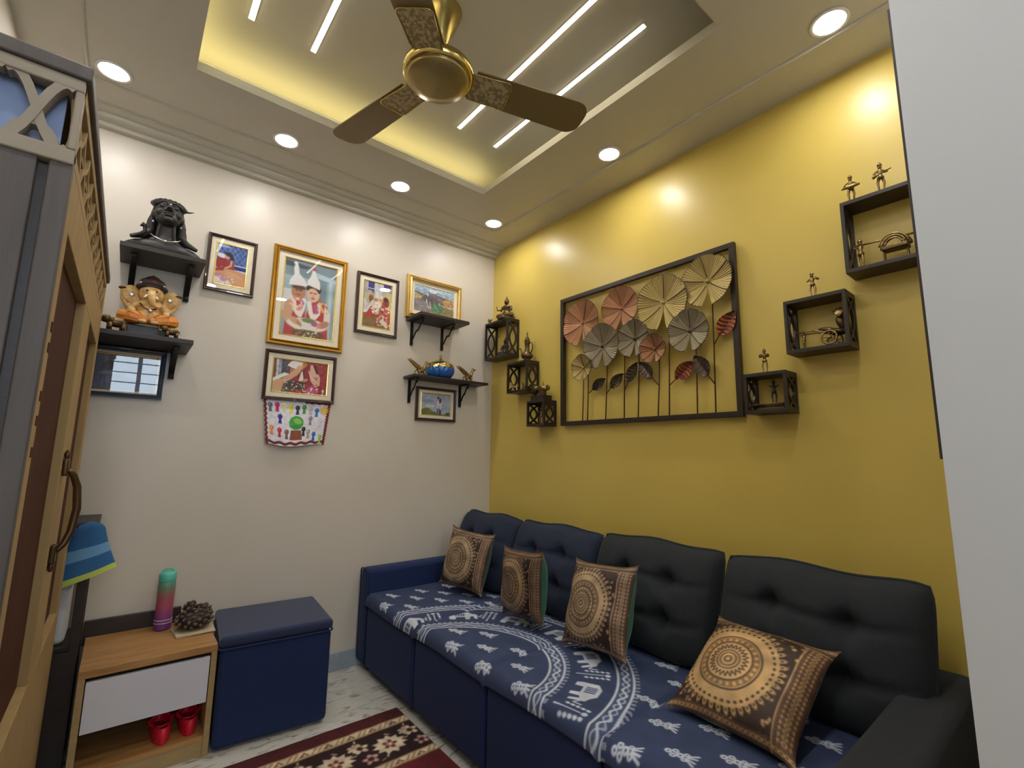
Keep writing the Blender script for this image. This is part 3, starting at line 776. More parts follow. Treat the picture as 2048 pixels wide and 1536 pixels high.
SK = (206, 158, 124); SK2 = (182, 130, 98); RED = (170, 44, 46)
def pic_seated(c):      # two people sitting in front of a blue patterned cloth
    a = c.a; c.c[:] = (56, 84, 150)
    for i in range(7):
        for j in range(8):
            x = a*(i+.5*(j % 2))/6.; y = .45+.08*j; c.line([(x-.04, y-.035), (x, y+.035), (x+.04, y-.035)], .012, (124, 150, 206))
    c.blotch(.15, 2, 8); c.poly([(0, .9), (a*.5, .93), (a*.2, 1), (0, 1)], (150, 170, 205))
    c.rect(a*.55, a, .40, .50, (24, 28, 120)); c.rect(a*.6, a, .36, .41, (206, 208, 214)); c.rect(a*.55, a, .50, .53, (200, 206, 216))
    c.poly([(0, 0), (a, 0), (a, .36), (a*.6, .40), (0, .40)], (204, 150, 110)); c.poly([(0, 0), (a*.6, 0), (a*.4, .16), (0, .26)], (224, 214, 210))
    c.ell(a*.1, .22, .1, .05, (190, 130, 150)); c.ell(a*.3, .14, .08, .06, (196, 140, 170)); c.ell(a*.62, .24, .2, .08, (212, 164, 122), -.3); c.ell(a*.8, .13, .16, .07, (206, 156, 116), -.2)
    c.dots(26, (0, a*.6, .0, .2), .014, [(240, 236, 230), (180, 120, 140), (210, 160, 120)], 4)
    c.ell(a*.2, .52, .12, .16, (150, 32, 34)); c.ell(a*.17, .70, .10, .055, (222, 222, 226), -.2); c.ell(a*.36, .70, .06, .06, (206, 150, 120)); c.ell(a*.40, .755, .085, .05, (30, 24, 26), -.3); c.ell(a*.5, .68, .045, .06, (32, 26, 34))
    c.poly([(a*.36, .60), (a*.56, .62), (a*.62, .42), (a*.36, .40)], (158, 40, 42)); c.line([(a*.5, .60), (a*.48, .48), (a*.30, .40)], .045, SK); c.line([(a*.2, .42), (a*.3, .385)], .04, SK2)
    c.poly([(0, .36), (a*.3, .44), (a*.26, .34), (0, .30)], (160, 36, 38))
def pic_couple(c):      # bride and groom with tall white headdresses
    a = c.a; c.c[:] = (150, 170, 178); c.rect(0, a, .78, 1, (120, 138, 148)); c.poly([(0, .98), (a*.5, .94), (a*.4, .9), (0, .9)], (70, 78, 86)); c.rect(a*.58, a*.82, .2, .82, (122, 142, 152)); c.poly([(a*.5, .90), (a, .84), (a, .78), (a*.55, .82)], (176, 196, 204))
    c.rect(a*.86, a*.93, 0, .86, (178, 198, 206)); c.rect(0, a*.25, .3, .6, (206, 206, 208)); c.blotch(.08, 5, 12)
    # groom
    c.poly([(a*.06, .0), (a*.10, .36), (a*.16, .48), (a*.30, .52), (a*.42, .46), (a*.46, .1), (a*.4, 0)], (178, 52, 46)); c.poly([(a*.02, .25), (a*.05, .42), (a*.2, .50), (a*.24, .40), (a*.18, .22), (a*.36, .12), (a*.3, .08), (a*.1, .16)], SK)
    c.ell(a*.285, .58, .085, .105, SK2); c.ell(a*.285, .64, .085, .03, (90, 60, 50)); c.ell(a*.285, .545, .03, .012, (150, 80, 74)); c.ell(a*.25, .60, .012, .006, (40, 26, 24)); c.ell(a*.32, .60, .012, .006, (40, 26, 24))
    c.poly([(a*.10, .655), (a*.46, .675), (a*.38, .76), (a*.28, .82), (a*.25, .93), (a*.2, .97), (a*.17, .90), (a*.18, .80), (a*.11, .72)], (226, 224, 222)); c.ell(a*.2, .955, .025, .02, (230, 228, 226))
    # bride
    c.poly([(a*.46, 0), (a*.46, .3), (a*.52, .46), (a*.72, .52), (a*.86, .44), (a*.88, .2), (a*.9, 0)], (184, 50, 48)); c.poly([(a*.80, .46), (a*.93, .36), (a*.92, .2), (a*.80, .14)], (226, 214, 208))
    c.ell(a*.565, .585, .08, .105, (222, 178, 150)); c.ell(a*.57, .655, .095, .06, (60, 40, 36)); c.ell(a*.555, .575, .075, .09, (224, 180, 152)); c.ell(a*.525, .60, .014, .006, (40, 24, 24)); c.ell(a*.60, .60, .014, .006, (40, 24, 24)); c.ell(a*.565, .53, .02, .01, (170, 50, 54)); c.ell(a*.565, .56, .008, .016, (198, 150, 124))
    c.poly([(a*.44, .70), (a*.69, .66), (a*.68, .76), (a*.6, .84), (a*.57, .92), (a*.53, .92), (a*.49, .82), (a*.43, .74)], (228, 226, 222)); c.ell(a*.555, .925, .025, .022, (190, 70, 84))
    # garlands, tray and hands
    for p in ([(a*.20, .48), (a*.24, .36), (a*.30, .30)], [(a*.40, .48), (a*.38, .36), (a*.34, .28)], [(a*.50, .46), (a*.54, .34), (a*.58, .28)], [(a*.70, .46), (a*.68, .34), (a*.62, .28)]): c.line(p, .06, (232, 226, 214))
    for x, y in ((.36, .44), (.34, .40), (.63, .42), (.65, .37)): c.ell(a*x, y, .03, .04, (176, 88, 150))
    c.dots(30, (a*.16, a*.36, .34, .50), .014, [(236, 220, 180), (226, 150, 140)], 3); c.dots(14, (a*.66, a*.86, .36, .5), .014, [(224, 180, 90), (232, 190, 130)], 8)
    c.ell(a*.50, .17, .25, .085, (228, 220, 208)); c.ell(a*.52, .225, .09, .03, (104, 130, 74)); c.ell(a*.64, .19, .05, .03, (190, 80, 150)); c.ell(a*.26, .2, .08, .04, SK, -.5); c.ell(a*.80, .2, .08, .045, SK2, .5)
    for k in range(4): c.line([(a*.30, .2-.01*k), (a*.38, .17-.012*k)], .012, SK2); c.line([(a*.74, .22-.02*k), (a*.68, .20-.02*k)], .012, SK)
    c.ell(a*.52, .05, .2, .05, (92, 74, 50)); c.dots(18, (a*.3, a*.75, 0, .09), .012, [(226, 210, 180), (150, 120, 70)], 6)
def pic_touch(c):       # hand raised to a bride's brow, red cloth behind
    a = c.a; c.c[:] = (150, 36, 48); c.rect(0, a*.34, 0, 1, (96, 84, 84))
    for i, col in enumerate([(120, 60, 50), (190, 190, 196), (150, 150, 160), (60, 64, 80), (70, 70, 88), (110, 50, 70)]): c.rect(a*.05*i, a*.05*i+a*.045, .3, 1, col)
    c.poly([(a*.75, 1), (a, 1), (a, .3), (a*.86, .4)], (158, 44, 56)); c.ell(a*.52, .92, .12, .14, (190, 130, 60)); c.rect(a*.45, a*.6, .45, .75, (120, 40, 44)); c.blotch(.2, 7, 7)
    c.ell(a*.38, .70, .13, .20, (196, 140, 108)); c.poly([(a*.25, .84), (a*.48, .74), (a*.52, .96), (a*.36, 1), (a*.3, .95)], (232, 228, 224)); c.line([(a*.26, .83), (a*.40, .76)], .04, (240, 238, 236)); c.ell(a*.33, .68, .02, .012, (40, 26, 24)); c.line([(a*.31, .73), (a*.36, .74)], .012, (50, 34, 30))
    c.poly([(0, .0), (a*.16, 0), (a*.2, .3), (a*.1, .45), (0, .3)], (206, 170, 130)); c.poly([(0, .3), (a*.3, .56), (a*.2, .6), (0, .4)], (236, 234, 230))
    c.line([(a*.10, .24), (a*.30, .48), (a*.44, .70)], .16, (214, 162, 124)); c.ell(a*.46, .78, .09, .07, (220, 172, 134), .8); c.line([(a*.47, .84), (a*.52, .74)], .03, (220, 172, 134))
    c.poly([(a*.46, .38), (a*.56, .38), (a*.52, .7), (a*.5, .66)], (236, 228, 210)); c.rect(a*.24, a*.58, .12, .34, (70, 56, 44)); c.dots(40, (a*.2, a*.62, .04, .36), .02, [(234, 228, 212), (90, 70, 54), (200, 180, 150)], 9)
    c.poly([(a*.66, .9), (a*.72, .94), (a*.86, .55), (a*.86, .30), (a*.78, .22), (a*.68, .42), (a*.66, .6)], (226, 176, 150)); c.poly([(a*.70, .95), (a*.76, .92), (a*.82, .64), (a*.78, .66)], (50, 34, 34)); c.line([(a*.64, .72), (a*.68, .52), (a*.74, .46)], .025, (232, 226, 220)); c.ell(a*.79, .48, .035, .012, (40, 24, 26), -.3); c.ell(a*.80, .30, .03, .014, (170, 48, 60), -.4); c.line([(a*.74, .51), (a*.83, .55)], .012, (60, 36, 34))
    c.ell(a*.58, .42, .09, .045, (208, 150, 118), .4); c.poly([(a*.56, 0), (a*.64, .2), (a*.74, .32), (a*.84, .1), (a*.8, 0)], (190, 80, 116)); c.dots(24, (a*.6, a*.95, 0, .2), .03, [(200, 96, 140), (230, 220, 210), (150, 40, 60)], 5)
def pic_family(c):      # group in red and white
    a = c.a; c.c[:] = (206, 204, 208); c.rect(a*.14, a*.36, .74, 1, (52, 46, 130)); c.rect(a*.70, a*.98, .76, 1, (52, 46, 130)); c.rect(a*.14, a*.36, .84, .86, (210, 208, 214)); c.rect(a*.70, a*.98, .86, .88, (210, 208, 214)); c.rect(0, a*.12, .6, 1, (170, 164, 166))
    c.poly([(0, 0), (a, 0), (a, .42), (0, .3)], (128, 98, 62)); c.ell(a*.22, .66, .10, .15, (176, 160, 128)); c.ell(a*.26, .63, .05, .08, (120, 80, 60)); c.ell(a*.84, .66, .16, .2, (196, 182, 140)); c.ell(a*.80, .60, .08, .12, (150, 54, 40)); c.ell(a*.8, .66, .05, .05, (66, 36, 30))
    c.poly([(0, .3), (a*.3, .56), (a*.36, .48), (a*.1, .3)], (228, 222, 216)); c.poly([(a*.05, .2), (a*.4, .22), (a*.5, .5), (a*.3, .5)], (170, 58, 42)); c.poly([(a*.5, .15), (a, .02), (a, .4), (a*.7, .56), (a*.5, .4)], (182, 84, 64))
    c.ell(a*.44, .52, .12, .10, (224, 218, 206)); c.poly([(a*.38, .66), (a*.52, .64), (a*.48, .8), (a*.44, .82)], (232, 228, 224)); c.ell(a*.44, .62, .06, .05, SK); c.ell(a*.62, .62, .055, .05, SK); c.poly([(a*.56, .66), (a*.70, .66), (a*.63, .78)], (230, 226, 222))
    c.ell(a*.42, .62, .012, .008, (40, 26, 26)); c.ell(a*.47, .62, .012, .008, (40, 26, 26)); c.dots(60, (a*.48, a*.98, .06, .5), .018, [(230, 190, 170), (150, 40, 36), (210, 120, 90), (240, 230, 220)], 2); c.poly([(a*.6, .16), (a*.72, .24), (a*.92, .06), (a*.86, .02)], (228, 212, 196)); c.dots(30, (a*.3, a*.55, .3, .56), .02, [(236, 230, 220), (196, 180, 160)], 3); c.blotch(.1, 3, 6)
def pic_landscape(c):   # painting of a rider and horse in hills
    a = c.a; c.c[:] = (150, 170, 190); c.rect(0, a, .86, 1, (166, 190, 208)); c.poly([(0, .78), (a*.25, .7), (a*.5, .8), (a, .66), (a, .4), (0, .4)], (112, 104, 112)); c.poly([(0, .7), (a*.2, .62), (a*.16, .5), (0, .5)], (190, 164, 104)); c.poly([(a*.7, .6), (a*.84, .68), (a, .66), (a, .4), (a*.74, .42)], (204, 148, 84)); c.poly([(0, .5), (a*.4, .42), (a*.5, 0), (0, 0)], (134, 128, 134)); c.poly([(a*.2, 0), (a, 0), (a, .34), (a*.6, .40), (a*.4, .1)], (134, 122, 82)); c.line([(a*.6, .42), (a, .32)], .02, (206, 190, 170))
    c.poly([(a*.2, .5), (a*.3, .76), (a*.36, .82), (a*.38, .7), (a*.56, .62), (a*.58, .4), (a*.36, .34)], (92, 84, 92)); c.ell(a*.32, .72, .05, .07, (200, 198, 200), .4); c.line([(a*.3, .5), (a*.32, .3), (a*.36, .18)], .05, (196, 194, 196)); c.line([(a*.38, .42), (a*.4, .24)], .04, (190, 186, 188)); c.ell(a*.45, .88, .18, .06, (214, 218, 226))
    c.poly([(a*.44, .1), (a*.42, .34), (a*.50, .44), (a*.68, .38), (a*.74, .26), (a*.66, .06)], (70, 124, 94)); c.line([(a*.48, .36), (a*.6, .14)], .03, (130, 180, 146)); c.line([(a*.58, .38), (a*.68, .16)], .03, (46, 92, 70)); c.dots(30, (a*.5, a*.95, .4, .66), .02, [(120, 84, 70), (214, 170, 110), (90, 80, 90)], 4); c.blotch(.2, 8, 5)
def pic_lake(c):        # couple embracing under a cloudy sky
    a = c.a; c.c[:] = (178, 186, 204); c.ell(a*.2, .64, .3, .1, (150, 170, 192)); c.ell(a*.8, .4, .4, .12, (160, 176, 196)); c.ell(a*.3, .42, .3, .06, (214, 216, 226)); c.blotch(.06, 3, 14)
    c.ell(a*.18, .14, .3, .18, (112, 126, 58)); c.ell(a*.4, .06, .2, .12, (96, 120, 60)); c.rect(0, a, 0, .05, (90, 106, 60)); c.ell(a*.95, .06, .2, .1, (78, 100, 60)); c.blotch(.1, 6, 4)
    c.rect(a*.52, a*.59, .02, .34, (96, 112, 140)); c.rect(a*.61, a*.68, .02, .34, (44, 54, 84)); c.ell(a*.56, .50, .065, .20, (226, 226, 232)); c.ell(a*.655, .46, .06, .20, (210, 212, 222)); c.line([(a*.52, .58), (a*.5, .44), (a*.62, .40)], .04, (216, 176, 150)); c.ell(a*.575, .78, .045, .065, (206, 166, 140)); c.ell(a*.575, .83, .05, .05, (40, 34, 42)); c.ell(a*.64, .70, .055, .12, (86, 34, 48))
def pic_dim(c):         # print with the window's bluish reflection painted into its colours
    a = c.a; c.c[:] = (96, 106, 134); c.ell(a*.5, .3, .5, .25, (120, 130, 160)); c.poly([(0, 0), (a, 0), (a*.9, .26), (a*.5, .44), (0, .38)], (84, 94, 128)); c.ell(a*.38, .66, .12, .15, (60, 62, 88)); c.blotch(.15, 4, 12)
framed('photo_frame', 'brown framed photo of two seated people before blue cloth', -1.756, -1.54, 1.908, 2.198, 'frame_brown', .016, .024, pic_seated)
framed('photo_frame', 'large gold framed wedding portrait with tall white headdresses', -1.462, -1.070, 1.688, 2.228, 'frame_gold', .027, .032, pic_couple, t=.028,
       steps=[(0, .001), (0, .016), (.004, .022), (.009, .022), (.011, .017), (.015, .017), (.019, .026), (.023, .028), (.027, .022), (.027, .001)])
framed('photo_frame', 'brown framed upright photo of a group in red and white', -1.009, -.745, 1.828, 2.197, 'frame_brown', .017, .028, pic_family)
framed('photo_frame', 'brown framed wide photo of a hand raised before red cloth', -1.458, -1.096, 1.398, 1.658, 'frame_brown', .017, .026, pic_touch)
framed('framed_painting', 'pale gold framed landscape painting above small iron-bracket shelf', -.694, -.290, 1.979, 2.26, 'frame_palegold', .034, .022, pic_landscape, t=.04, gilt=False,
       steps=[(0, .001), (0, .022), (.004, .03), (.010, .03), (.012, .024), (.018, .034), (.024, .04), (.029, .034), (.034, .024), (.034, .001)])
framed('photo_frame', 'dark framed small photo of an embracing couple under the lower shelf', -.593, -.302, 1.338, 1.552, 'frame_brown', .018, .022, pic_lake)
framed('photo_frame', 'bluish reflective picture frame hanging below the deity shelf', -2.19, -1.862, 1.357, 1.574, 'frame_blue_reflection', .02, .012, pic_dim, t=.03, glass='pane_bright')

# ------------------------------------------------------------------ child's drawing taped below
def drawing():
    x0, x1, z0, z1 = -1.447, -1.105, 1.178, 1.405
    w, h = x1-x0, z1-z0
    cv = Cv(w/h, 150, (224, 222, 230)); a = cv.a; mr = (116, 34, 34)
    rs = random.Random(5)
    for k in range(60):
        t = k/60.; cv.ell(.03+.012*math.sin(k), t, .026, .02, mr); cv.ell(a-.04+.014*math.sin(k*1.7), t, .03, .02, mr)
        cv.ell(a*t, .055+.016*math.sin(k*.6), .02, .03, mr)
        if t > .6: cv.ell(a*t, .965+.01*math.sin(k), .02, .03, mr)
    def lolly(x, y, c, s=1.0, c2=None):     # plain crayon blob on a tapering foot
        cv.poly([(a*x-.022*s, y-.03), (a*x+.022*s, y-.03), (a*x+.04*s, y-.15*s), (a*x-.04*s, y-.15*s)], c2 or c); cv.ell(a*x, y, .052*s, .055*s, c); cv.ell(a*x-.012, y+.014, .018*s, .02*s, tuple(min(255, q+40) for q in c))
    row = [(.09, .86, (112, 108, 126)), (.19, .87, (204, 36, 108)), (.29, .88, (230, 222, 160)), (.39, .85, (226, 214, 70)), (.49, .83, (50, 56, 80)), (.59, .85, (66, 150, 84)), (.69, .82, (200, 186, 190)), (.79, .79, (48, 118, 190)),
           (.23, .62, (62, 36, 140)), (.70, .60, (150, 132, 146)), (.10, .36, (236, 144, 78)), (.22, .33, (206, 44, 74)), (.33, .30, (126, 90, 92)), (.60, .36, (40, 40, 56)), (.68, .30, (170, 160, 150)), (.78, .24, (40, 100, 180)), (.90, .17, (148, 196, 90)), (.87, .55, (206, 206, 214))]
    for x, y, c in row: lolly(x, y, c)
    # tree
    cv.poly([(a*.40, .34), (a*.56, .34), (a*.585, .13), (a*.375, .13)], (142, 76, 54)); cv.ell(a*.48, .50, .17, .15, (74, 164, 76)); cv.ell(a*.50, .54, .10, .06, (136, 200, 90), -.3); cv.ell(a*.46, .42, .13, .03, (60, 146, 68))
    # sun
    for k in range(12): t = 2*PI*k/12; cv.line([(a*.915, .80), (a*.915+.105*math.cos(t), .80+.105*math.sin(t))], .018, (226, 150, 40))
    cv.ell(a*.915, .80, .07, .07, (240, 208, 70)); cv.blotch(.06, 2, 5)
    def fn(u, v):
        bend = .018*np.sin(u*PI*1.1+.3)*(1-v)+.010*(1-v)
        x = -w/2+u*w-(u-.5)*.05*(1-v); z = v*h-.012*np.sin(u*5)*(1-v)-.016*u*(1-v)
        return x, -.003-bend, z
    o = cv.mesh('crayon_drawing', fn, 'paper'); o.location = ((x0+x1)/2, 0, z0)
    k = o.modifiers.new('thick', 'SOLIDIFY'); k.thickness = .0008
    tag(o, "child's crayon drawing with green tree and maroon border hanging below photo", 'drawing')
drawing()

# ------------------------------------------------------------------ wall shelves on the cream wall
def corbel_shelf(label, x0, x1, dep, z, th, brs, bh, bd):
    t = thing('wall_shelf', label, 'shelf', ((x0+x1)/2, 0, z)); w = (x1-x0)/2
    B().box(-w, w, -dep, -.001, 0, th).obj('board', 'dark_wood', t, bevel=.002)
    for bx in brs:
        b = bx-(x0+x1)/2; n = 8; hh = .011
        prof = [(-.001, 0), (-bd, 0), (-bd, -.014)]
        for k in range(n+1):
            u = k/n; prof.append((-bd+.012+(bd-.034)*(u**.7), -.016-(bh-.04)*u**1.5))
        prof += [(-.026, -bh+.02), (-.030, -bh+.008), (-.02, -bh), (-.001, -bh)]
        B().prism(prof, b-hh, b+hh, lambda p, q, d: (d, p, q)).obj('bracket', 'black_iron', t, bevel=.0015)
corbel_shelf('dark wooden shelf with two corbels under the black bust', -2.07, -1.772, .232, 1.957, .02, (-2.022, -1.818), .13, .17)
corbel_shelf('dark wooden shelf carrying the elephant-headed deity figurine', -2.215, -1.788, .285, 1.576, .02, (-2.17, -1.838), .12, .2)
def iron_shelf(label, x0, x1, dep, z, th, brs, bh, bd):
    t = thing('wall_shelf', label, 'shelf', ((x0+x1)/2, 0, z)); w = (x1-x0)/2
    B().box(-w, w, -dep, -.001, 0, th).obj('board', 'dark_wood', t, bevel=.002)
    for bx in brs:
        b = bx-(x0+x1)/2
        q = B(); q.box(b-.009, b+.009, -.008, -.001, -bh, 0).box(b-.009, b+.009, -bd, -.008, -.006, 0)
        o = q.obj('bracket', 'black_iron', t)
        s = []
        for k in range(15):       # long S scroll between wall and board
            u = k/14; s.append((b, -.014-(bd-.03)*u**.9-.013*math.sin(u*2*PI), -bh+.03+(bh-.045)*u+.022*math.sin(u*2*PI)))
        B().tube(s, .005, 6).obj('scroll', 'black_iron', o, smooth=True)
        for cy, cz, a0, sg in ((-bd+.012, -.022, PI/2, 1), (-.018, -bh+.012, -PI/2, 1)):
            B().tube([(b, cy+.012*(1-k/16)*math.cos(a0+sg*k*.4), cz+.012*(1-k/16)*math.sin(a0+sg*k*.4)) for k in range(12)], .004, 6).obj('scroll_end', 'black_iron', o, smooth=True)
iron_shelf('small dark shelf on scrolled iron brackets below the landscape painting', -.683, -.335, .2, 1.955, .02, (-.64, -.42), .15, .15)
iron_shelf('longer dark shelf on scrolled iron brackets holding the blue jar', -.682, -.135, .145, 1.588, .016, (-.638, -.268), .145, .11)

# ------------------------------------------------------------------ black bust
def bust():
    root = thing('bust_statue', 'black bust of a long-haired figure with closed eyes on the top shelf', 'statue', (-1.925, -.165, 1.978))
    b = B(); T = Matrix.Translation((0, -.012, .008)) @ Matrix.Translation((0, 0, .12)) @ Matrix.Rotation(math.radians(-8), 4, 'X') @ Matrix.Scale(1.24, 4) @ Matrix.Translation((0, 0, -.12))
    b.ell((0, .01, .012), (.142, .058, .048)); b.ell((0, -.006, .012), (.118, .056, .044)); b.ell((0, .008, .045), (.078, .035, .03))
    b.tube([(0, .006, .02), (0, .0, .075), (0, -.004, .15)], [.052, .036, .034], 16)
    for s in (-1, 1): b.tube([(s*.034, -.028, .04), (s*.024, -.030, .13)], [.007, .006], 8)
    b.ell((0, -.008, .158), (.040, .046, .052), m=T); b.ell((0, -.028, .134), (.029, .026, .026), m=T); b.ell((0, -.046, .121), (.013, .010, .010), m=T)
    b.tube([(0, -.052, .176), (0, -.063, .158), (0, -.066, .152)], [.005, .008, .009], 8, m=T); b.ell((-.008, -.056, .151), (.006, .007, .005), m=T); b.ell((.008, -.056, .151), (.006, .007, .005), m=T)
    b.ell((0, -.054, .1410), (.0155, .007, .0036), m=T); b.ell((0, -.052, .1340), (.0125, .0075, .0042), m=T)
    for s in (-1, 1):
        b.ell((s*.018, -.046, .168), (.0115, .007, .006), m=T); b.tube([(s*.006, -.054, .181), (s*.018, -.053, .185), (s*.033, -.042, .179)], .004, 6, m=T)
        b.ell((s*.026, -.036, .148), (.012, .012, .012), m=T); b.ell((s*.041, 0, .155), (.008, .012, .018), m=T)
    b.v = [(x, y, max(0, z)) for x, y, z in b.v]
    b.obj('head_and_shoulders', 'bust_black', root, remesh=.0022)
    h = B(); h.ell((0, .014, .178), (.047, .046, .040), m=T)
    for k in range(9):
        t = PI*(k+.5)/9; h.tube([(.040*math.cos(t), -.03, .182+.022*math.sin(t)), (.046*math.cos(t), -.006, .192+.018*math.sin(t)), (.03*math.cos(t), .03, .2)], [.008, .010, .008], 8, m=T)
    h.ell((.005, .014, .212), (.022, .022, .016), m=T)
    for s in (-1, 1):
        h.tube([(s*.044, .004, .19), (s*.054, .008, .14), (s*.055, .010, .095), (s*.078, -.004, .066), (s*.118, -.016, .046)], [.012, .017, .017, .015, .008], 10)
        h.tube([(s*.04, .02, .20), (s*.058, .028, .12), (s*.068, .03, .06)], [.014, .018, .016], 10)
        h.tube([(s*.035, .03, .17), (s*.045, .04, .09), (s*.05, .04, .03)], [.02, .022, .02], 10)
    h.obj('hair', 'bust_black', root, remesh=.0026)
    sn = B(); sn.tube([(-.11, -.02, .045), (-.088, -.028, .058), (-.072, -.03, .075), (-.074, -.026, .098), (-.086, -.03, .104)], [.004, .007, .008, .008, .012], 8); sn.obj('serpent', 'bust_black', root, smooth=True)
    c = B(); c.tube([(.036, -.02, .216), (.054, -.02, .211), (.074, -.018, .214), (.092, -.014, .222)], [.003, .006, .004, .001], 8); c.obj('crescent', 'bust_black', root, smooth=True)
    n = B(); n.tube([(-.052, -.03, .070), (-.04, -.046, .056), (-.02, -.057, .046), (0, -.061, .041), (.02, -.057, .045), (.04, -.047, .055), (.052, -.032, .068)], .0026, 6); n.ell((0, -.063, .040), .006); n.obj('necklace', 'silver', root, smooth=True)
    for s in (-1, 1): B().ell((s*.049, -.024, .130), .0048, nu=8, nv=6).obj('earring', 'silver', root, smooth=True)
    B().ell((.002, -.076, .202), (.003, .003, .006), nu=8, nv=6).obj('forehead_mark', 'silver', root, smooth=True)
bust()

# ------------------------------------------------------------------ elephant-headed deity figurine
def ganesha():
    root = thing('deity_figurine', 'orange and cream elephant-headed deity figurine seated on a black base', 'figurine', (-1.947, -.15, 1.597))
    B().box(-.068, .068, -.045, .05, 0, .05).obj('base', 'black_gloss', root, bevel=.004)
    b = B(); b.ell((0, .01, .115), (.046, .038, .046)); b.ell((0, -.006, .10), (.04, .036, .036)); b.ell((0, .006, .15), (.05, .03, .026))
    b.ell((0, -.006, .197), (.044, .036, .040)); b.ell((-.016, -.03, .205), (.016, .012, .016)); b.ell((.016, -.03, .205), (.016, .012, .016))
    b.tube([(0, -.034, .198), (.002, -.048, .178), (.006, -.052, .155), (.014, -.05, .140), (.028, -.05, .134), (.036, -.05, .142)], [.018, .015, .012, .010, .008, .006], 10)
    for s in (-1, 1):
        b.tube([(s*.042, 0, .155), (s*.062, -.012, .125), (s*.058, -.035, .108)], [.016, .013, .010], 8); b.ell((s*.056, -.04, .110), (.012, .010, .012))
        b.tube([(s*.045, .012, .155), (s*.075, .012, .135), (s*.092, .008, .165), (s*.094, 0, .185)], [.014, .012, .010, .009], 8); b.ell((s*.094, 0, .194), (.011, .009, .014))
    b.obj('body', 'gan_skin', root, remesh=.0026)
    for s in (-1, 1):
        e = B(); e.ell((s*.066, .004, .188), (.034, .007, .038), (0, s*.35, s*-.35)); eo = e.obj('ear', 'gan_skin', root, smooth=True)
        B().ell((s*.066, -.006, .184), (.010, .004, .011), nu=10, nv=6).obj('ear_ornament', 'silver', eo, smooth=True)
        B().ell((s*.0165, -.043, .203), (.0045, .003, .004), nu=8, nv=6).obj('eye', 'gan_dark', root, smooth=True)
        B().tube([(s*.014, -.044, .182), (s*.022, -.054, .170), (s*.024, -.060, .166)], [.0045, .0035, .001], 8).obj('tusk', 'mount_card', root, smooth=True)
        d = B()
        d.ell((s*.054, -.022, .084), (.042, .042, .030), (0, 0, s*.4)); d.tube([(s*.088, -.02, .086), (s*.055, -.054, .076), (s*.005, -.062, .064)], [.026, .022, .014], 10)
        for k in range(4): d.tube([(s*(.104-.006*k), -.03+.004*k, .070+.012*k), (s*.064, -.068, .064+.011*k), (s*.022, -.070, .058+.008*k)], .0045, 6)
        d.obj('dhoti_leg', 'gan_orange', root, remesh=.0026)
        B().ell((s*.02, -.072, .062), (.016, .010, .008), nu=10, nv=6).obj('foot', 'gan_skin', root, smooth=True)
        B().lathe([(.012, -.004), (.015, 0), (.012, .004)], (s*.097, 0, .207), 12).obj('hand_emblem', 'antique_brass', root, smooth=True)
    c = B(); c.ell((0, .006, .228), (.058, .042, .020)); c.ell((0, .008, .248), (.048, .036, .026)); c.ell((0, .008, .268), (.026, .022, .014)); c.ell((0, .008, .279), (.008, .008, .008))
    cr = c.obj('crown', 'gan_dark', root, remesh=.0024)
    for x, z in ((-.040, .236), (.040, .236), (0, .250)): B().ell((x, -.03 if x else -.026, z), .0055, nu=8, nv=6).obj('crown_jewel', 'silver' if x else 'red_rubber', cr, smooth=True)
    B().tube([(-.034, -.022, .148), (-.018, -.042, .126), (0, -.046, .118), (.02, -.042, .128), (.034, -.022, .148)], .003, 6).obj('necklace', 'antique_brass', root, smooth=True)
    B().ell((.004, -.048, .116), (.009, .005, .007), nu=10, nv=6).obj('pendant', 'silver', root, smooth=True)
ganesha()
def elephant(label, loc, rz, sc, m='antique_brass'):
    root = thing('elephant_figurine', label, 'figurine', loc, (0, 0, rz), group='brass elephants beside the deity', scale=sc)
    b = B(); b.ell((0, 0, .034), (.032, .019, .020)); b.ell((.034, 0, .044), (.016, .014, .016)); b.tube([(.044, 0, .042), (.056, 0, .03), (.06, 0, .04), (.057, 0, .056)], [.009, .006, .005, .004], 8)
    b.obj('body', m, root, remesh=.0016)
    for x in (-.02, .02):
        for y in (-.011, .011): B().tube([(x, y, .03), (x, y, 0)], [.0085, .0075], 8).obj('leg', m, root, smooth=True)
    for s in (-1, 1):
        B().ell((.028, s*.015, .044), (.010, .003, .013), (0, 0, s*.5), 10, 6).obj('ear', m, root, smooth=True)
        B().tube([(.046, s*.006, .034), (.058, s*.008, .032)], [.002, .0008], 6).obj('tusk', 'mount_card', root)
    B().box(-.02, .012, -.02, .02, .036, .050).obj('saddle_cloth', 'figure_brass', root, bevel=.003)
    B().tube([(-.032, 0, .04), (-.038, 0, .02)], [.002, .001], 6).obj('tail', m, root)
    return root
elephant('brass elephant figurine at the left of the deity, next to the cabinet', (-2.045, -.255, 1.597), PI+.15, 1.0)
elephant('smaller brass elephant figurine in front of the deity at right', (-1.865, -.262, 1.597), PI+.1, .78)

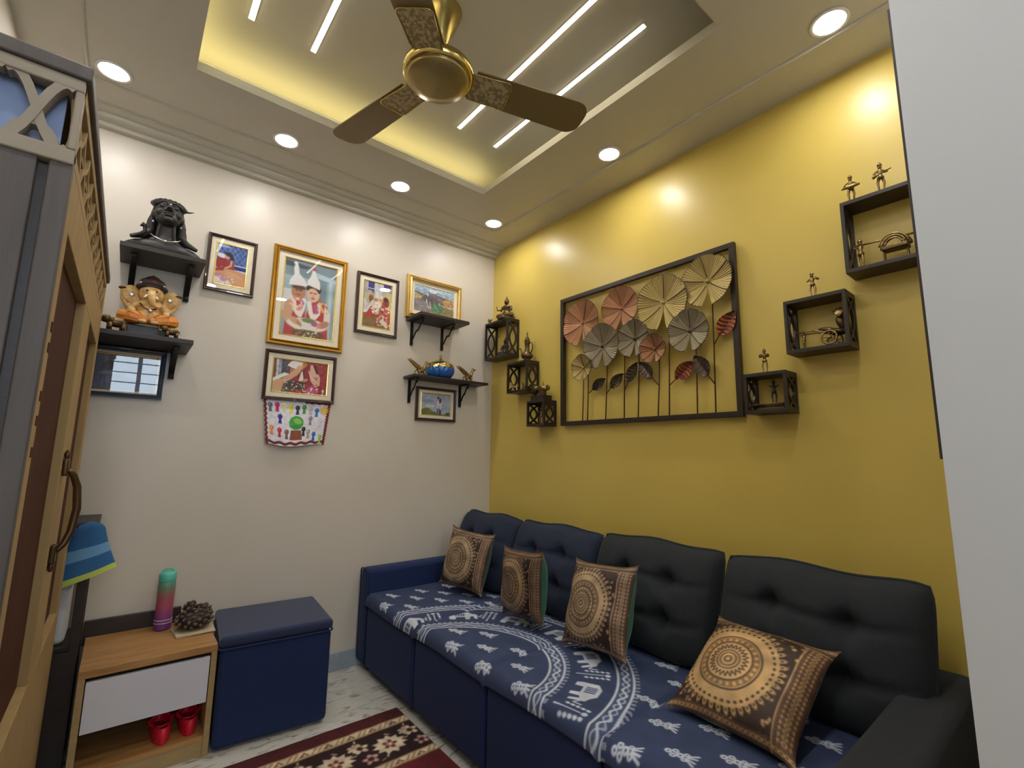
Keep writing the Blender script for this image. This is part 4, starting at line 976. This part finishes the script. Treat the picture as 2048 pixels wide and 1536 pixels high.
# ------------------------------------------------------------------ blue jar and winged figurines
jar = thing('glass_jar', 'ribbed blue glass jar with scalloped gold lid on the lower shelf', 'jar', (-.468, -.08, 1.605))
rib = lambda t: .94+.09*abs(math.sin(t*7))**.7
B().lathe([(.05, 0), (.068, .006), (.083, .025), (.089, .046), (.086, .062), (.074, .08), (.06, .09), (.05, .094)], n=84, rmod=rib).obj('bowl', 'blue_glass', jar, smooth=True)
lid = B(); n = 84; prof = [(.088, .068), (.084, .080), (.074, .092), (.055, .102), (.028, .111), (.012, .120), (.006, .128)]
vs = []
for i, (r, z) in enumerate(prof):
    for j in range(n):
        t = 2*PI*j/n; zz = z-(.012*abs(math.sin(t*7)) if i == 0 else 0); vs.append((r*math.cos(t), r*math.sin(t), zz))
lid.add(vs, [(i*n+j, i*n+(j+1) % n, (i+1)*n+(j+1) % n, (i+1)*n+j) for i in range(len(prof)-1) for j in range(n)])
lo = lid.obj('lid', 'brass_gold', jar, smooth=True)
B().lathe([(.006, .126), (.005, .132), (.009, .139), (.006, .147), (.001, .15)], n=14).obj('knob', 'brass_gold', lo, smooth=True)
def winged(label, x, y, z):
    root = thing('winged_figurine', label, 'figurine', (x, y, z), group='brass winged horses on the lower shelf')
    b = B(); b.ell((0, 0, .034), (.028, .014, .016), (0, -.5, 0)); b.tube([(.016, 0, .044), (.026, 0, .066), (.03, 0, .082)], [.012, .009, .008], 8); b.ell((.036, 0, .086), (.014, .007, .008), (0, .5, 0))
    b.tube([(.046, 0, .082), (.056, 0, .086), (.066, 0, .094)], [.004, .003, .0012], 6)
    b.obj('body', 'figure_brass', root, remesh=.0018)
    for dx, dy, fx in ((-.016, -.008, -.020), (-.016, .008, -.014), (.016, -.008, .022), (.016, .008, .016)):
        B().tube([(dx, dy, .034), (dx+.004, dy, .016), (fx, dy, 0)], [.007, .004, .005], 6).obj('leg', 'figure_brass', root, smooth=True)
    for s in (-1, 1):
        pr = [(-.002, .044), (-.02, .062), (-.05, .080), (-.086, .098), (-.088, .094), (-.06, .070), (-.03, .046), (-.008, .036)]
        B().prism(pr, s*.010, s*.014, lambda a, b, d: (a, d, b)).obj('wing', 'figure_brass', root)
    B().tube([(-.024, 0, .036), (-.04, 0, .028), (-.044, 0, .010)], [.005, .004, .002], 6).obj('tail', 'figure_brass', root, smooth=True)
winged('brass winged horse figurine at left of the blue jar', -.605, -.085, 1.605)
winged('brass winged horse figurine at right of the blue jar', -.255, -.085, 1.605)

# ------------------------------------------------------------------ metal flower wall art on the yellow wall
art = thing('flower_wall_art', 'rectangular metal wall art with pleated lotus flowers and leaves', 'wall art', (0, 0, 0))
ay0, ay1, az0, az1 = -1.762, -.716, 1.303, 2.058
fr = B(); e = .024
fr.box(-.034, -.010, ay0, ay1, az0, az0+e).box(-.034, -.010, ay0, ay1, az1-e, az1).box(-.034, -.010, ay0, ay0+e, az0+e, az1-e).box(-.034, -.010, ay1-e, ay1, az0+e, az1-e)
fr.obj('frame', 'metal_darkbrown', art, bevel=.0015)
for yy in (ay0+.3, ay1-.3): B().box(-.010, 0, yy-.01, yy+.01, az1-.02, az1-.005).obj('wall_tab', 'metal_darkbrown', art)
STEMS = [((-.878, 1.314), (-.890, 1.57)), ((-.915, 1.316), (-.925, 1.60)), ((-1.041, 1.315), (-1.06, 1.66)), ((-1.161, 1.316), (-1.178, 1.85)), ((-1.245, 1.316), (-1.262, 1.68)), ((-1.358, 1.313), (-1.377, 1.62)), ((-1.418, 1.314), (-1.435, 1.80)), ((-1.558, 1.316), (-1.566, 1.67)), ((-1.642, 1.314), (-1.652, 1.87))]
for a, b in STEMS: B().tube([(-.024, a[0], a[1]), (-.024, (a[0]+b[0])/2-.001, (a[1]+b[1])/2), (-.024, b[0], b[1])], .0032, 6).obj('stem', 'stem_rust', art, smooth=True)
FL = [(-.893, 1.876, .132, 'flower_copper', .3, .016), (-1.168, 1.896, .116, 'flower_copper', -.1, .020), (-1.420, 1.864, .136, 'flower_gold', .1, .028), (-1.643, 1.910, .118, 'flower_gold', -.15, .022),
      (-1.050, 1.712, .121, 'flower_grey', 0, .034), (-1.256, 1.716, .094, 'flower_grey', .15, .034), (-1.375, 1.644, .071, 'flower_copper', 0, .044), (-1.556, 1.696, .098, 'flower_grey', .05, .038), (-.924, 1.612, .072, 'flower_gold', 0, .046)]
for (fy, fz, r, m, ph, off) in FL:
    nseg = 220; nr = 6; vs = []; fs = []
    gap = .22
    for i in range(nr+1):
        q = i/nr
        for j in range(nseg+1):
            t = -PI/2+gap*q*.9+(2*PI-2*gap*q*.9)*j/nseg      # notch opens downward
            lobes = abs(((j/nseg*5+ph) % 1)-.5)*2
            rr = r*q*(1-.05*lobes**6*q)*(1+.004*math.sin(j*1.3))
            dep = off+.020*(1-q**2)*.6*(-1)+.016*q-.010*q*(lobes**4)+.0006*q*(1 if j % 4 < 2 else -1)-.004*q*math.sin(PI*min(1, lobes))
            vs.append((-.026-dep, fy-rr*math.cos(t), fz+rr*math.sin(t)))
    for i in range(nr):
        for j in range(nseg): a = i*(nseg+1)+j; fs.append((a, a+1, a+nseg+2, a+nseg+1))
    o = B().add(vs, fs).obj('flower', m, art, smooth=False)
    k = o.modifiers.new('thick', 'SOLIDIFY'); k.thickness = .0012
    rim = [vs[nr*(nseg+1)+j] for j in range(0, nseg+1)]
    B().tube(rim, .0019, 5).obj('petal_rim', 'leaf_dark', o, smooth=True)
    for s in range(5):      # raised ribs that part the lobes
        j = int(((s+.5-ph) % 5)/5*nseg) % nseg
        B().tube([(vs[i*(nseg+1)+j][0]-.001, vs[i*(nseg+1)+j][1], vs[i*(nseg+1)+j][2]) for i in range(1, nr+1)], .0024, 5).obj('petal_rib', 'leaf_dark', o, smooth=True)
    B().ell((-.026-off+.004, fy, fz), (.006, .009, .009), nu=10, nv=6).obj('flower_centre', 'leaf_dark' if m == 'flower_grey' else m, o, smooth=True)
LV = [((-.93, 1.476), (-1.056, 1.540), 'leaf_dark', .030), ((-1.055, 1.465), (-1.172, 1.553), 'leaf_dark', .032), ((-1.17, 1.472), (-1.258, 1.600), 'leaf_dark', .032), ((-1.366, 1.475), (-1.268, 1.600), 'leaf_dark', .034), ((-1.429, 1.469), (-1.562, 1.560), 'leaf_rust', .038), ((-1.643, 1.452), (-1.562, 1.586), 'leaf_dark', .038), ((-1.651, 1.625), (-1.755, 1.750), 'leaf_rust', .040)]
for (p, q, m, hw_) in LV:
    d = Vector((q[0]-p[0], q[1]-p[1])); L = d.length; d.normalize(); nrm = Vector((-d.y, d.x)); vs = []; fs = []; n = 14; st = .26
    for i in range(n+1):
        u = i/n; wd = hw_*max(.02, math.sin(PI*u**.85))**.8
        for k in range(5):
            c = (k-2)/2; pt = Vector(p)+d*(L*(st+(1-st)*u))+nrm*(wd*c)
            vs.append((-.030-.010*abs(c)+.0011*math.sin(i*3.0+abs(c)*3), pt.x, pt.y))
    for i in range(n):
        for k in range(4): a = i*5+k; fs.append((a, a+1, a+6, a+5))
    o = B().add(vs, fs).obj('leaf', m, art)
    kk = o.modifiers.new('thick', 'SOLIDIFY'); kk.thickness = .0012
    e_ = Vector(p)+d*L*.98; B().tube([(-.026, p[0], p[1]), (-.031, p[0]+d.x*L*st, p[1]+d.y*L*st), (-.031, e_.x, e_.y)], [.0028, .0022, .0008], 5).obj('leaf_stalk', 'stem_rust', o, smooth=True)

# ------------------------------------------------------------------ cube wall shelves
def cube(label, y1, y0, z0, z1, dep=.105):
    t = thing('cube_shelf', label, 'shelf', (0, (y0+y1)/2, z0), group='dark open cube shelves on the yellow wall')
    w = (y1-y0)/2; h = z1-z0; th = .014
    B().box(-dep, -.001, -w, w, 0, th).obj('bottom_board', 'cube_wood', t, bevel=.001)
    B().box(-dep, -.001, -w, w, h-th, h).obj('top_board', 'cube_wood', t, bevel=.001)
    for s in (-1, 1):
        ya, yb = (w-.011, w) if s > 0 else (-w, -w+.011)
        fn = lambda a, b, d: (a, d, b)
        q = B(); e = .013
        q.box(-dep, -dep+e, ya, yb, th, h-th).box(-e-.001, -.001, ya, yb, th, h-th).box(-dep+e, -e-.001, ya, yb, th, th+e*.6).box(-dep+e, -e-.001, ya, yb, h-th-e*.6, h-th)
        o = q.obj('side_panel', 'cube_wood', t)
        a0, a1 = -dep+e, -e-.001; wd = a1-a0; zb, zt = th+.004, h-th-.004
        for g in (1, -1):
            path = []
            for k in range(13):
                v = k/12; path.append(((a0+a1)/2+g*wd*(.5-.86*math.sin(PI*v))*.98, zb+(zt-zb)*v))
            path = [(max(a0+.002, min(a1-.002, x)), z) for x, z in path]
            B().strip(path, .010, ya+.001+.0006*g, yb-.001+.0006*g, fn).obj('side_tracery', 'cube_wood', o)
    return t
cube('large dark cube shelf in the corner with a seated figurine on top', -.05, -.298, 1.773, 2.032)
cube('middle-sized dark cube shelf with brass coffee pot on top, near corner', -.302, -.497, 1.522, 1.718)
cube('small dark cube shelf with brass film camera on top', -.5, -.652, 1.304, 1.458)
cube('small dark cube shelf right of the flower art', -1.803, -1.958, 1.306, 1.463)
cube('middle-sized dark cube shelf holding a brass rickshaw', -1.966, -2.165, 1.519, 1.72)
cube('large dark cube shelf beside the white partition holding a palanquin', -2.172, -2.425, 1.77, 2.03)

# ------------------------------------------------------------------ figurines on the cube shelves (they look along -x)
def seated_buddha(name, label, loc, rz, sc, m):
    root = thing(name, label, 'figurine', loc, (0, 0, rz), scale=sc)      # faces local -y
    b = B(); b.ell((0, .004, .035), (.03, .022, .02)); b.tube([(0, .004, .03), (0, .004, .055), (0, .002, .075)], [.022, .019, .023], 12); b.ell((0, .002, .076), (.028, .016, .012))
    b.tube([(0, .002, .08), (0, 0, .09)], .008, 8); b.ell((0, -.002, .103), (.0125, .0135, .0155)); b.ell((0, -.014, .102), (.002, .003, .004))
    for s in (-1, 1):
        b.tube([(s*.026, .002, .076), (s*.032, -.004, .056), (s*.022, -.022, .046)], [.008, .007, .005], 8)
        b.tube([(s*.018, 0, .026), (s*.046, -.018, .022), (s*.02, -.036, .02), (-s*.014, -.034, .020)], [.014, .013, .010, .007], 8)
        b.ell((s*.0125, 0, .100), (.002, .004, .008))
    b.obj('body', m, root, remesh=.0017)
    h = B(); h.ell((0, .002, .111), (.0135, .0135, .010)); h.ell((0, .002, .122), (.007, .007, .006)); h.lathe([(.004, .125), (.001, .138)], n=8)
    h.obj('hair', m, root, smooth=True)
    B().lathe([(.046, 0), (.05, .004), (.044, .010), (.048, .016), (.044, .018)], n=20).obj('lotus_base', m, root, smooth=True)
    return root
bd_ = seated_buddha('seated_figurine', 'bronze seated meditating figurine on top of the corner cube shelf', (-.0605, -.232, 2.032), math.radians(-70), 1.22, 'antique_brass')
B().tube([(-.03, -.004, .06), (-.048, -.02, .055), (-.05, -.024, .078)], [.005, .004, .003], 6).obj('raised_hand', 'antique_brass', bd_, smooth=True)
seated_buddha('seated_figurine', 'dark seated figurine inside the corner cube shelf', (-.052, -.215, 1.787), math.radians(-80), .95, 'bust_black')
t = thing('small_brass_bird', 'tiny brass bird figurine at the left edge of the corner cube shelf', 'figurine', (-.085, -.075, 2.032))
b = B(); b.ell((0, 0, .022), (.010, .014, .011)); b.ell((0, .012, .034), (.006, .007, .007)); b.tube([(0, .018, .034), (0, .026, .030)], [.003, .001], 6); b.tube([(0, -.012, .022), (0, -.03, .03)], [.006, .002], 6)
b.obj('body', 'figure_brass', t, remesh=.0014)
for s in (-1, 1): B().tube([(s*.004, 0, .014), (s*.005, .002, 0)], .0018, 6).obj('leg', 'figure_brass', t)
t = thing('coffee_pot', 'brass long-spouted coffee pot standing on the middle cube shelf', 'pot', (-.055, -.442, 1.718), scale=1.1)
B().lathe([(.02, 0), (.022, .003), (.014, .009), (.03, .02), (.036, .032), (.03, .044), (.016, .056), (.0125, .075), (.015, .105), (.018, .112), (.015, .118)], n=24).obj('body', 'antique_brass', t, smooth=True)
lo = B().lathe([(.0165, .117), (.016, .124), (.011, .138), (.005, .148), (.003, .156), (.006, .161), (.002, .168), (.001, .182)], n=18).obj('lid', 'antique_brass', t, smooth=True)
B().tube([(0, .026, .034), (0, .046, .046), (0, .050, .07), (0, .062, .086), (0, .068, .084)], [.009, .0065, .005, .004, .003], 8).obj('spout', 'antique_brass', t, smooth=True)
B().tube([(0, -.028, .042), (0, -.044, .062), (0, -.046, .09), (0, -.036, .106), (0, -.014, .106)], .0038, 8).obj('handle', 'antique_brass', t, smooth=True)
def tiny_animal(label, loc, rz, s):
    root = thing('tiny_animal', label, 'figurine', loc, (0, 0, rz), group='tiny brass animals in the middle cube shelf', scale=s)
    b = B(); b.ell((0, 0, .026), (.02, .009, .010)); b.tube([(.016, 0, .03), (.026, 0, .048)], [.007, .005], 8); b.ell((.03, 0, .05), (.009, .005, .006), (0, .4, 0)); b.tube([(-.02, 0, .028), (-.03, 0, .04)], [.004, .001], 6)
    b.obj('body', 'figure_brass', root, remesh=.0013)
    for x in (-.013, .013):
        for y in (-.005, .005): B().tube([(x, y, .024), (x*1.15, y, 0)], [.0045, .003], 6).obj('leg', 'figure_brass', root)
tiny_animal('tiny brass animal at the front of the middle cube shelf near corner', (-.078, -.352, 1.536), 2.0, 1.0)
tiny_animal('tiny brass animal behind the other in the middle cube shelf', (-.04, -.40, 1.536), 1.2, 1.1)
t = thing('display_block', 'dark wooden block under the brass film camera', 'block', (-.055, -.575, 1.458)); B().box(-.036, .036, -.055, .055, 0, .030).obj('block', 'cube_wood', t, bevel=.0015)
B().box(-.038, .038, -.057, .057, .024, .0305).obj('cap', 'cube_wood', t, bevel=.001)
t = thing('film_camera', 'small antique brass film camera model with flared horn', 'camera', (-.055, -.588, 1.489), scale=1.25)
B().box(-.012, .012, -.014, .014, 0, .022).obj('stand', 'antique_brass', t, bevel=.001)
B().tube([(0, .024, .034), (0, -.028, .034)], .014, 14).obj('barrel', 'figure_brass', t, smooth=True)
B().tube([(0, .022, .034), (0, .036, .034), (0, .056, .034)], [.012, .016, .029], 18).obj('horn', 'antique_brass', t, smooth=True)
B().tube([(0, -.036+.011*math.cos(k*PI/8), .034+.011*math.sin(k*PI/8)) for k in range(16)], .003, 6, closed=True).obj('reel', 'antique_brass', t, smooth=True)
B().tube([(0, -.004, .046), (0, -.004, .07)], [.004, .0015], 8).obj('finial', 'figure_brass', t, smooth=True)
def tribal(name, label, loc, rz, kind, sc=1.0, m='figure_brass', group='small brass tribal figures'):
    root = thing(name, label, 'figurine', loc, (0, 0, rz), group=group, scale=sc)     # faces local -y, 85 mm tall
    for s in (-1, 1):
        B().tube([(s*.004, 0, .046), (s*.008, -.003, .026), (s*.006, .001, .006), (s*.007, -.005, .0025)], [.0045, .0036, .0024, .0022], 7).obj('leg', m, root, smooth=True)
    b = B(); b.lathe([(.0085, .042), (.0095, .046), (.0055, .052), (.005, .055), (.0085, .067), (.006, .070), (.003, .073)], n=12); b.ell((0, 0, .079), (.0055, .006, .007)); b.ell((0, -.006, .078), (.0012, .0025, .0018)); b.obj('torso', m, root, smooth=True)
    B().lathe([(.0055, .082), (.0072, .085), (.0055, .089), (.003, .093), (.001, .096)], n=12).obj('turban', m, root, smooth=True)
    AZ = .007
    def arm(pts): B().tube(pts, .0022, 6).obj('arm', m, root, smooth=True)
    if kind == 'drum':
        for s in (-1, 1): arm([(s*.008, 0, .067), (s*.017, -.004, .058), (s*.018, -.014, .050)])
        B().tube([(-.026, -.013, .042), (-.010, -.014, .046), (.010, -.014, .048), (.024, -.013, .050)], [.002, .0055, .0055, .0035], 10).obj('drum', m, root, smooth=True)
    elif kind == 'guitar':
        for s in (-1, 1): arm([(s*.008, 0, .067), (s*.017, -.004, .058), (s*.008, -.012, .053)])
        B().tube([(-.020, -.013, .042), (-.006, -.014, .050), (.026, -.012, .062)], [.005, .003, .0018], 8).obj('lute', m, root, smooth=True)
    elif kind == 'horn':
        arm([(.008, 0, .067), (.016, -.004, .062), (.010, -.010, .072)]); arm([(-.008, 0, .067), (-.016, -.004, .058), (-.008, -.010, .058)])
        B().tube([(.003, -.008, .076), (.014, -.013, .068), (.020, -.013, .058)], [.0016, .0025, .005], 8).obj('horn', m, root, smooth=True)
    elif kind == 'cymbal':
        for s in (-1, 1):
            arm([(s*.008, 0, .067), (s*.016, -.007, .060), (s*.009, -.013, .063)])
            B().ell((s*.010, -.014, .064), (.009, .0025, .008), (0, 0, s*.3), 12, 6).obj('cymbal', 'bronze', root, smooth=True)
    else:
        for s in (-1, 1): arm([(s*.008, 0, .067), (s*.013, -.007, .068), (s*.016, -.005, .073)])
    return root
FR = math.radians(-75)
tribal('brass_musician', 'brass drummer figure, left of two on the top right cube shelf', (-.086, -2.205, 2.031), FR, 'drum', 1.05)
tribal('brass_musician', 'brass lute player figure, right of two on the top right cube shelf', (-.086, -2.29, 2.031), FR, 'guitar', 1.1)
tribal('brass_musician', 'brass horn player figure standing on the rickshaw cube shelf', (-.085, -2.062, 1.721), FR, 'horn', 1.0)
tribal('brass_musician', 'brass cymbal player figure standing on the small right cube shelf', (-.085, -1.879, 1.464), FR, 'cymbal', 1.0)
# palanquin with a bearer
tribal('brass_bearer', 'brass bearer figure carrying the palanquin pole in the top cube shelf', (-.08, -2.214, 1.785), math.radians(-120), 'carry', 1.1)
t = thing('palanquin', 'small brass palanquin on a carrying pole in the top cube shelf', 'figurine', (-.072, -2.306, 1.785), scale=1.12)
B().tube([(0, .10, .076), (0, .05, .074), (0, -.1, .066)], .003, 6).obj('pole', 'figure_brass', t, smooth=True)
B().box(-.02, .02, -.032, .030, .034, .046).obj('litter', 'antique_brass', t, bevel=.002)
for r in (.020, .027, .034): B().tube([(-.018, r*math.cos(k*PI/12), .046+r*.95*math.sin(k*PI/12)) for k in range(13)], .0026, 6).obj('canopy_arch', 'figure_brass', t, smooth=True)
B().tube([(.012, .033*math.cos(k*PI/12), .046+.033*math.sin(k*PI/12)) for k in range(13)], .006, 6).obj('canopy_back', 'antique_brass', t, smooth=True)
for y in (-.028, .026): B().tube([(0, y, .034), (0, y, 0)], .003, 6).obj('post', 'antique_brass', t)
# rickshaw with puller
tribal('brass_puller', 'brass puller figure in front of the rickshaw', (-.08, -2.02, 1.534), math.radians(170), 'carry', .72)
t = thing('rickshaw', 'small brass hand rickshaw with round hood and wheels in the cube shelf', 'figurine', (-.068, -2.104, 1.534), scale=1.3)
for x in (-.022, .022):
    w_ = B().tube([(x, .018*math.cos(k*PI/10), .02+.018*math.sin(k*PI/10)) for k in range(20)], .0026, 6, closed=True).obj('wheel', 'figure_brass', t, smooth=True)
    q = B()
    for k in range(4): q.tube([(x, .017*math.cos(k*PI/4), .02+.017*math.sin(k*PI/4)), (x, -.017*math.cos(k*PI/4), .02-.017*math.sin(k*PI/4))], .0012, 5)
    q.ell((x, 0, .02), .006, nu=8, nv=6); q.obj('spokes', 'figure_brass', w_)
    B().tube([(x*.8, -.01, .032), (x*.8, .04, .046), (x*.6, .085, .047)], .0022, 6).obj('shaft', 'figure_brass', t, smooth=True)
b = B(); b.ell((0, -.016, .036), (.02, .022, .010)); b.ell((0, .006, .044), (.018, .026, .008), (.25, 0, 0)); b.obj('seat', 'antique_brass', t, smooth=True)
b = B(); b.ell((0, -.026, .060), (.020, .012, .022), (-.3, 0, 0)); b.obj('seat_back', 'antique_brass', t, smooth=True)
for k in range(5): a = .3+k*.32; B().tube([(.022*math.cos(j*PI/8), -.026+.026*math.sin(j*PI/8)*math.cos(a+.6), .072+.028*math.sin(j*PI/8)*math.sin(a+.6)) for j in range(9)], .0032, 6).obj('hood_rib', 'figure_brass', t, smooth=True)
# oarsman group in the small right cube shelf and slim figure in the small left one
tribal('dark_figure', 'dark standing figure on a raft inside the small right cube shelf', (-.045, -1.890, 1.348), FR, 'carry', .95, 'bust_black')
t = thing('raft', 'small brass raft with long pole inside the small right cube shelf', 'figurine', (-.048, -1.882, 1.32))
B().box(-.02, .02, -.05, .05, 0, .012).obj('deck', 'antique_brass', t, bevel=.003)
for i, x in enumerate((-.014, 0, .014)): B().tube([(x, -.055, .016), (x, .058, .016)], .006, 8).obj('log', 'antique_brass', t, smooth=True)
B().tube([(-.026, -.058, .024), (-.026, .062, .022)], .003, 6).obj('pole', 'figure_brass', t, smooth=True)
tribal('brass_figure', 'slim brass figure inside the small cube shelf near corner', (-.055, -.578, 1.318), FR, 'carry', 1.1)

# ------------------------------------------------------------------ things on and in the shoe cabinet
bt = thing('water_bottle', 'tall water bottle fading from teal through pink to purple', 'bottle', (-1.768, -.10, .392))
cv = Cv(1.6, 60, (0, 0, 0)); st = [(0, (104, 56, 122)), (.25, (134, 66, 128)), (.5, (176, 86, 108)), (.7, (166, 94, 100)), (.86, (120, 136, 112)), (1, (96, 160, 140))]
for i in range(3): cv.c[..., i] = np.interp(cv.V, [s[0] for s in st], [s[1][i] for s in st])
bprof = np.array([(.027, 0), (.031, .004), (.0315, .02), (.031, .12), (.032, .175), (.030, .19), (.028, .194)])
def bf(u, v):
    z = v*.194; r = np.interp(z, bprof[:, 1], bprof[:, 0]); a = u*2*PI
    return r*np.cos(a), r*np.sin(a), z
cv.mesh('body', bf, 'bottle_grad', bt)
cp = B().lathe([(.0285, .19), (.0315, .196), (.0315, .222), (.027, .230), (.012, .232)], n=24).obj('cap', 'bottle_cap', bt, smooth=True)
B().tube([(.022*math.cos(k*PI/10), 0, .226+.018*math.sin(k*PI/10)) for k in range(11)], .0035, 6).obj('carry_loop', 'bottle_cap', cp, smooth=True)
for z in (.03, .042): B().tube([(.0318*math.cos(k*PI/12), .0318*math.sin(k*PI/12), z) for k in range(24)], .0012, 5, closed=True).obj('ring', 'white_laminate', bt)
for i in range(2):
    o = B().box(-.068, .068, -.062, .062, 0, .004).obj('envelope', 'paper_beige', None, bevel=.001); o.location = (-1.668+.004*i, -.20-.006*i, .3922+.0045*i); o.rotation_euler = (0, 0, .08-.10*i)
    tag(o, ('lower' if i == 0 else 'upper')+' flat beige paper packet under the dark beaded bundle', 'packet')
t = thing('beaded_bundle', 'knotted bundle of dark brown beads with pale flecks on the cabinet', 'bundle', (-1.668, -.19, .401))
t.scale = (1.15, 1.15, 1.2)
rs = random.Random(11); q = B()
b = B(); b.ell((0, 0, .03), (.056, .05, .03)); b.ell((-.012, .01, .06), (.022, .02, .026)); b.ell((.028, .012, .05), (.022, .02, .022)); b.obj('core', 'bead_dark', t, smooth=True) if mat('bead_dark', (34, 24, 20), .6) else None
cnt = 0
for (cx, cy, cz, rx, ry, rz_) in ((0, 0, .03, .056, .05, .03), (-.012, .01, .06, .022, .02, .026), (.028, .012, .05, .022, .02, .022)):
    nn = 62 if rx > .04 else 24
    for k in range(nn):
        z = 1-2*(k+.5)/nn
        if z < -.75: continue
        a = k*2.39996; r = math.sqrt(1-z*z); n_ = Vector((r*math.cos(a), r*math.sin(a), z))
        c_ = (cx+rx*n_.x, cy+ry*n_.y, max(.006, cz+rz_*n_.z))
        B().ell(c_, (.010, .0055, .0055), (rs.uniform(-.4, .4), rs.uniform(-.5, .5), .7+rs.uniform(-.4, .4)), 8, 5).obj('bead', 'bead_brown', t, smooth=True); cnt += 1
def clog(label, x, y, rz):
    root = thing('clog', label, 'shoe', (x, y, .0735), (0, 0, rz), group='red clogs in the shoe cabinet', scale=1.12)     # heel towards -y
    wid = lambda t: (.026+.007*max(0, math.sin(t)))*math.cos(t)
    sole = [(wid(k*PI/14), .078*math.sin(k*PI/14)) for k in range(28)]
    B().prism(sole, 0, .014, lambda a, b, d: (a, b, d)).obj('sole', 'red_rubber', root, bevel=.003)
    hgt = lambda t: .034+.014*max(0, math.sin(t))
    w = B()
    for k in range(28):
        t = k*PI/14
        for f, z in ((1.0, .012), (1.03, .024), (.98, .014+hgt(t)), (.86, .014+hgt(t)), (.86, .014)): w.v.append((wid(t)*f, .078*math.sin(t)*f, z))
    for k in range(28):
        for j in range(4): a = k*5+j; b = ((k+1) % 28)*5+j; w.f.append((a, b, b+1, a+1))
    w.obj('side_wall', 'red_rubber', root, smooth=True)
    cap = B().grid(lambda u, v: ((.033*(1-.75*v**2.2))*math.cos(PI*u), .012+.064*v, .030+(.034-.012*v*v)*math.sin(PI*u)), 14, 8)
    o = cap.obj('toe_cap', 'red_rubber', root, smooth=True); k = o.modifiers.new('thick', 'SOLIDIFY'); k.thickness = .004; k.offset = -1
    B().prism([(x*.84, y*.84) for x, y in sole], .014, .017, lambda a, b, d: (a, b, d)).obj('insole', 'red_lining', root)
    B().tube([(.034*math.cos(a), .010-.045*math.sin(a), .052-.012*math.sin(a)) for a in [PI*k/12 for k in range(13)]], .004, 8).obj('heel_strap', 'red_rubber', root, smooth=True)
clog('red rubber clog, left one on the shoe cabinet shelf', -1.754, -.31, .04)
clog('red rubber clog, right one on the shoe cabinet shelf', -1.668, -.30, 0)

# ------------------------------------------------------------------ dark stand, cloth, box in the left corner
t = thing('dark_stand', 'dark wooden stand in the corner behind the lattice cabinet', 'stand', (0, 0, 0))
for x in (-2.39, -2.05):
    for y in (-.27, -.05): B().box(x, x+.028, y, y+.028, 0, .85).obj('post', 'dark_wood', t, bevel=.002)
B().box(-2.40, -2.012, -.28, -.014, .85, .868).obj('top', 'dark_wood', t, bevel=.003)
B().box(-2.385, -2.026, -.272, -.262, .02, .42).obj('front_panel', 'dark_wood', t)
B().box(-2.036, -2.026, -.262, -.05, .02, .42).obj('side_panel', 'dark_wood', t)
for z in (.08, .42): B().box(-2.385, -2.03, -.262, -.03, z, z+.018).obj('shelf', 'dark_wood', t, bevel=.002)
o = B().box(-2.02, -1.70, -.030, -.013, .36, .452).obj('wall_plank', 'dark_wood', None, bevel=.002); tag(o, 'dark wooden plank on the wall behind the shoe cabinet', 'plank')
def cloth():
    root = thing('cap_cloth', 'blue cloth hat with lime green brim edge hanging on the dark stand', 'hat', (-2.035, -.315, .655))
    def prof(u, v, rad=1.0):
        a = 2*PI*u; r = .042+.052*(1-v)**1.4+.006*math.sin(a*3)*(1-v); z = .02+.2*v
        if v > .82: r *= math.sqrt(max(0, 1-((v-.82)/.18)**2)) if v < 1 else 0
        return (r*math.cos(a)*.95, r*math.sin(a)*.3, z+.03*math.cos(a)*(1-v))
    bands = ((0, .10, 'cloth_lime', 'brim_trim'), (.10, .36, 'cloth_blue', 'brim'), (.36, .55, 'cloth_lightblue', 'band'), (.55, 1.0, 'cloth_blue', 'crown'))
    for a0, a1, m, nme in bands: B().grid(lambda u, v: prof(u, a0+(a1-a0)*v), 36, 8).obj(nme, m, root, smooth=True)
cloth()
t = thing('white_box', 'white plastic box on the dark stand beneath the blue hat', 'box', (-2.15, -.155, .438))
B().box(-.085, .085, -.08, .08, 0, .20).obj('body', 'plastic_white', t, bevel=.02, seg=4)
B().box(-.088, .088, -.083, .083, .19, .215).obj('lid', 'plastic_white', t, bevel=.008)
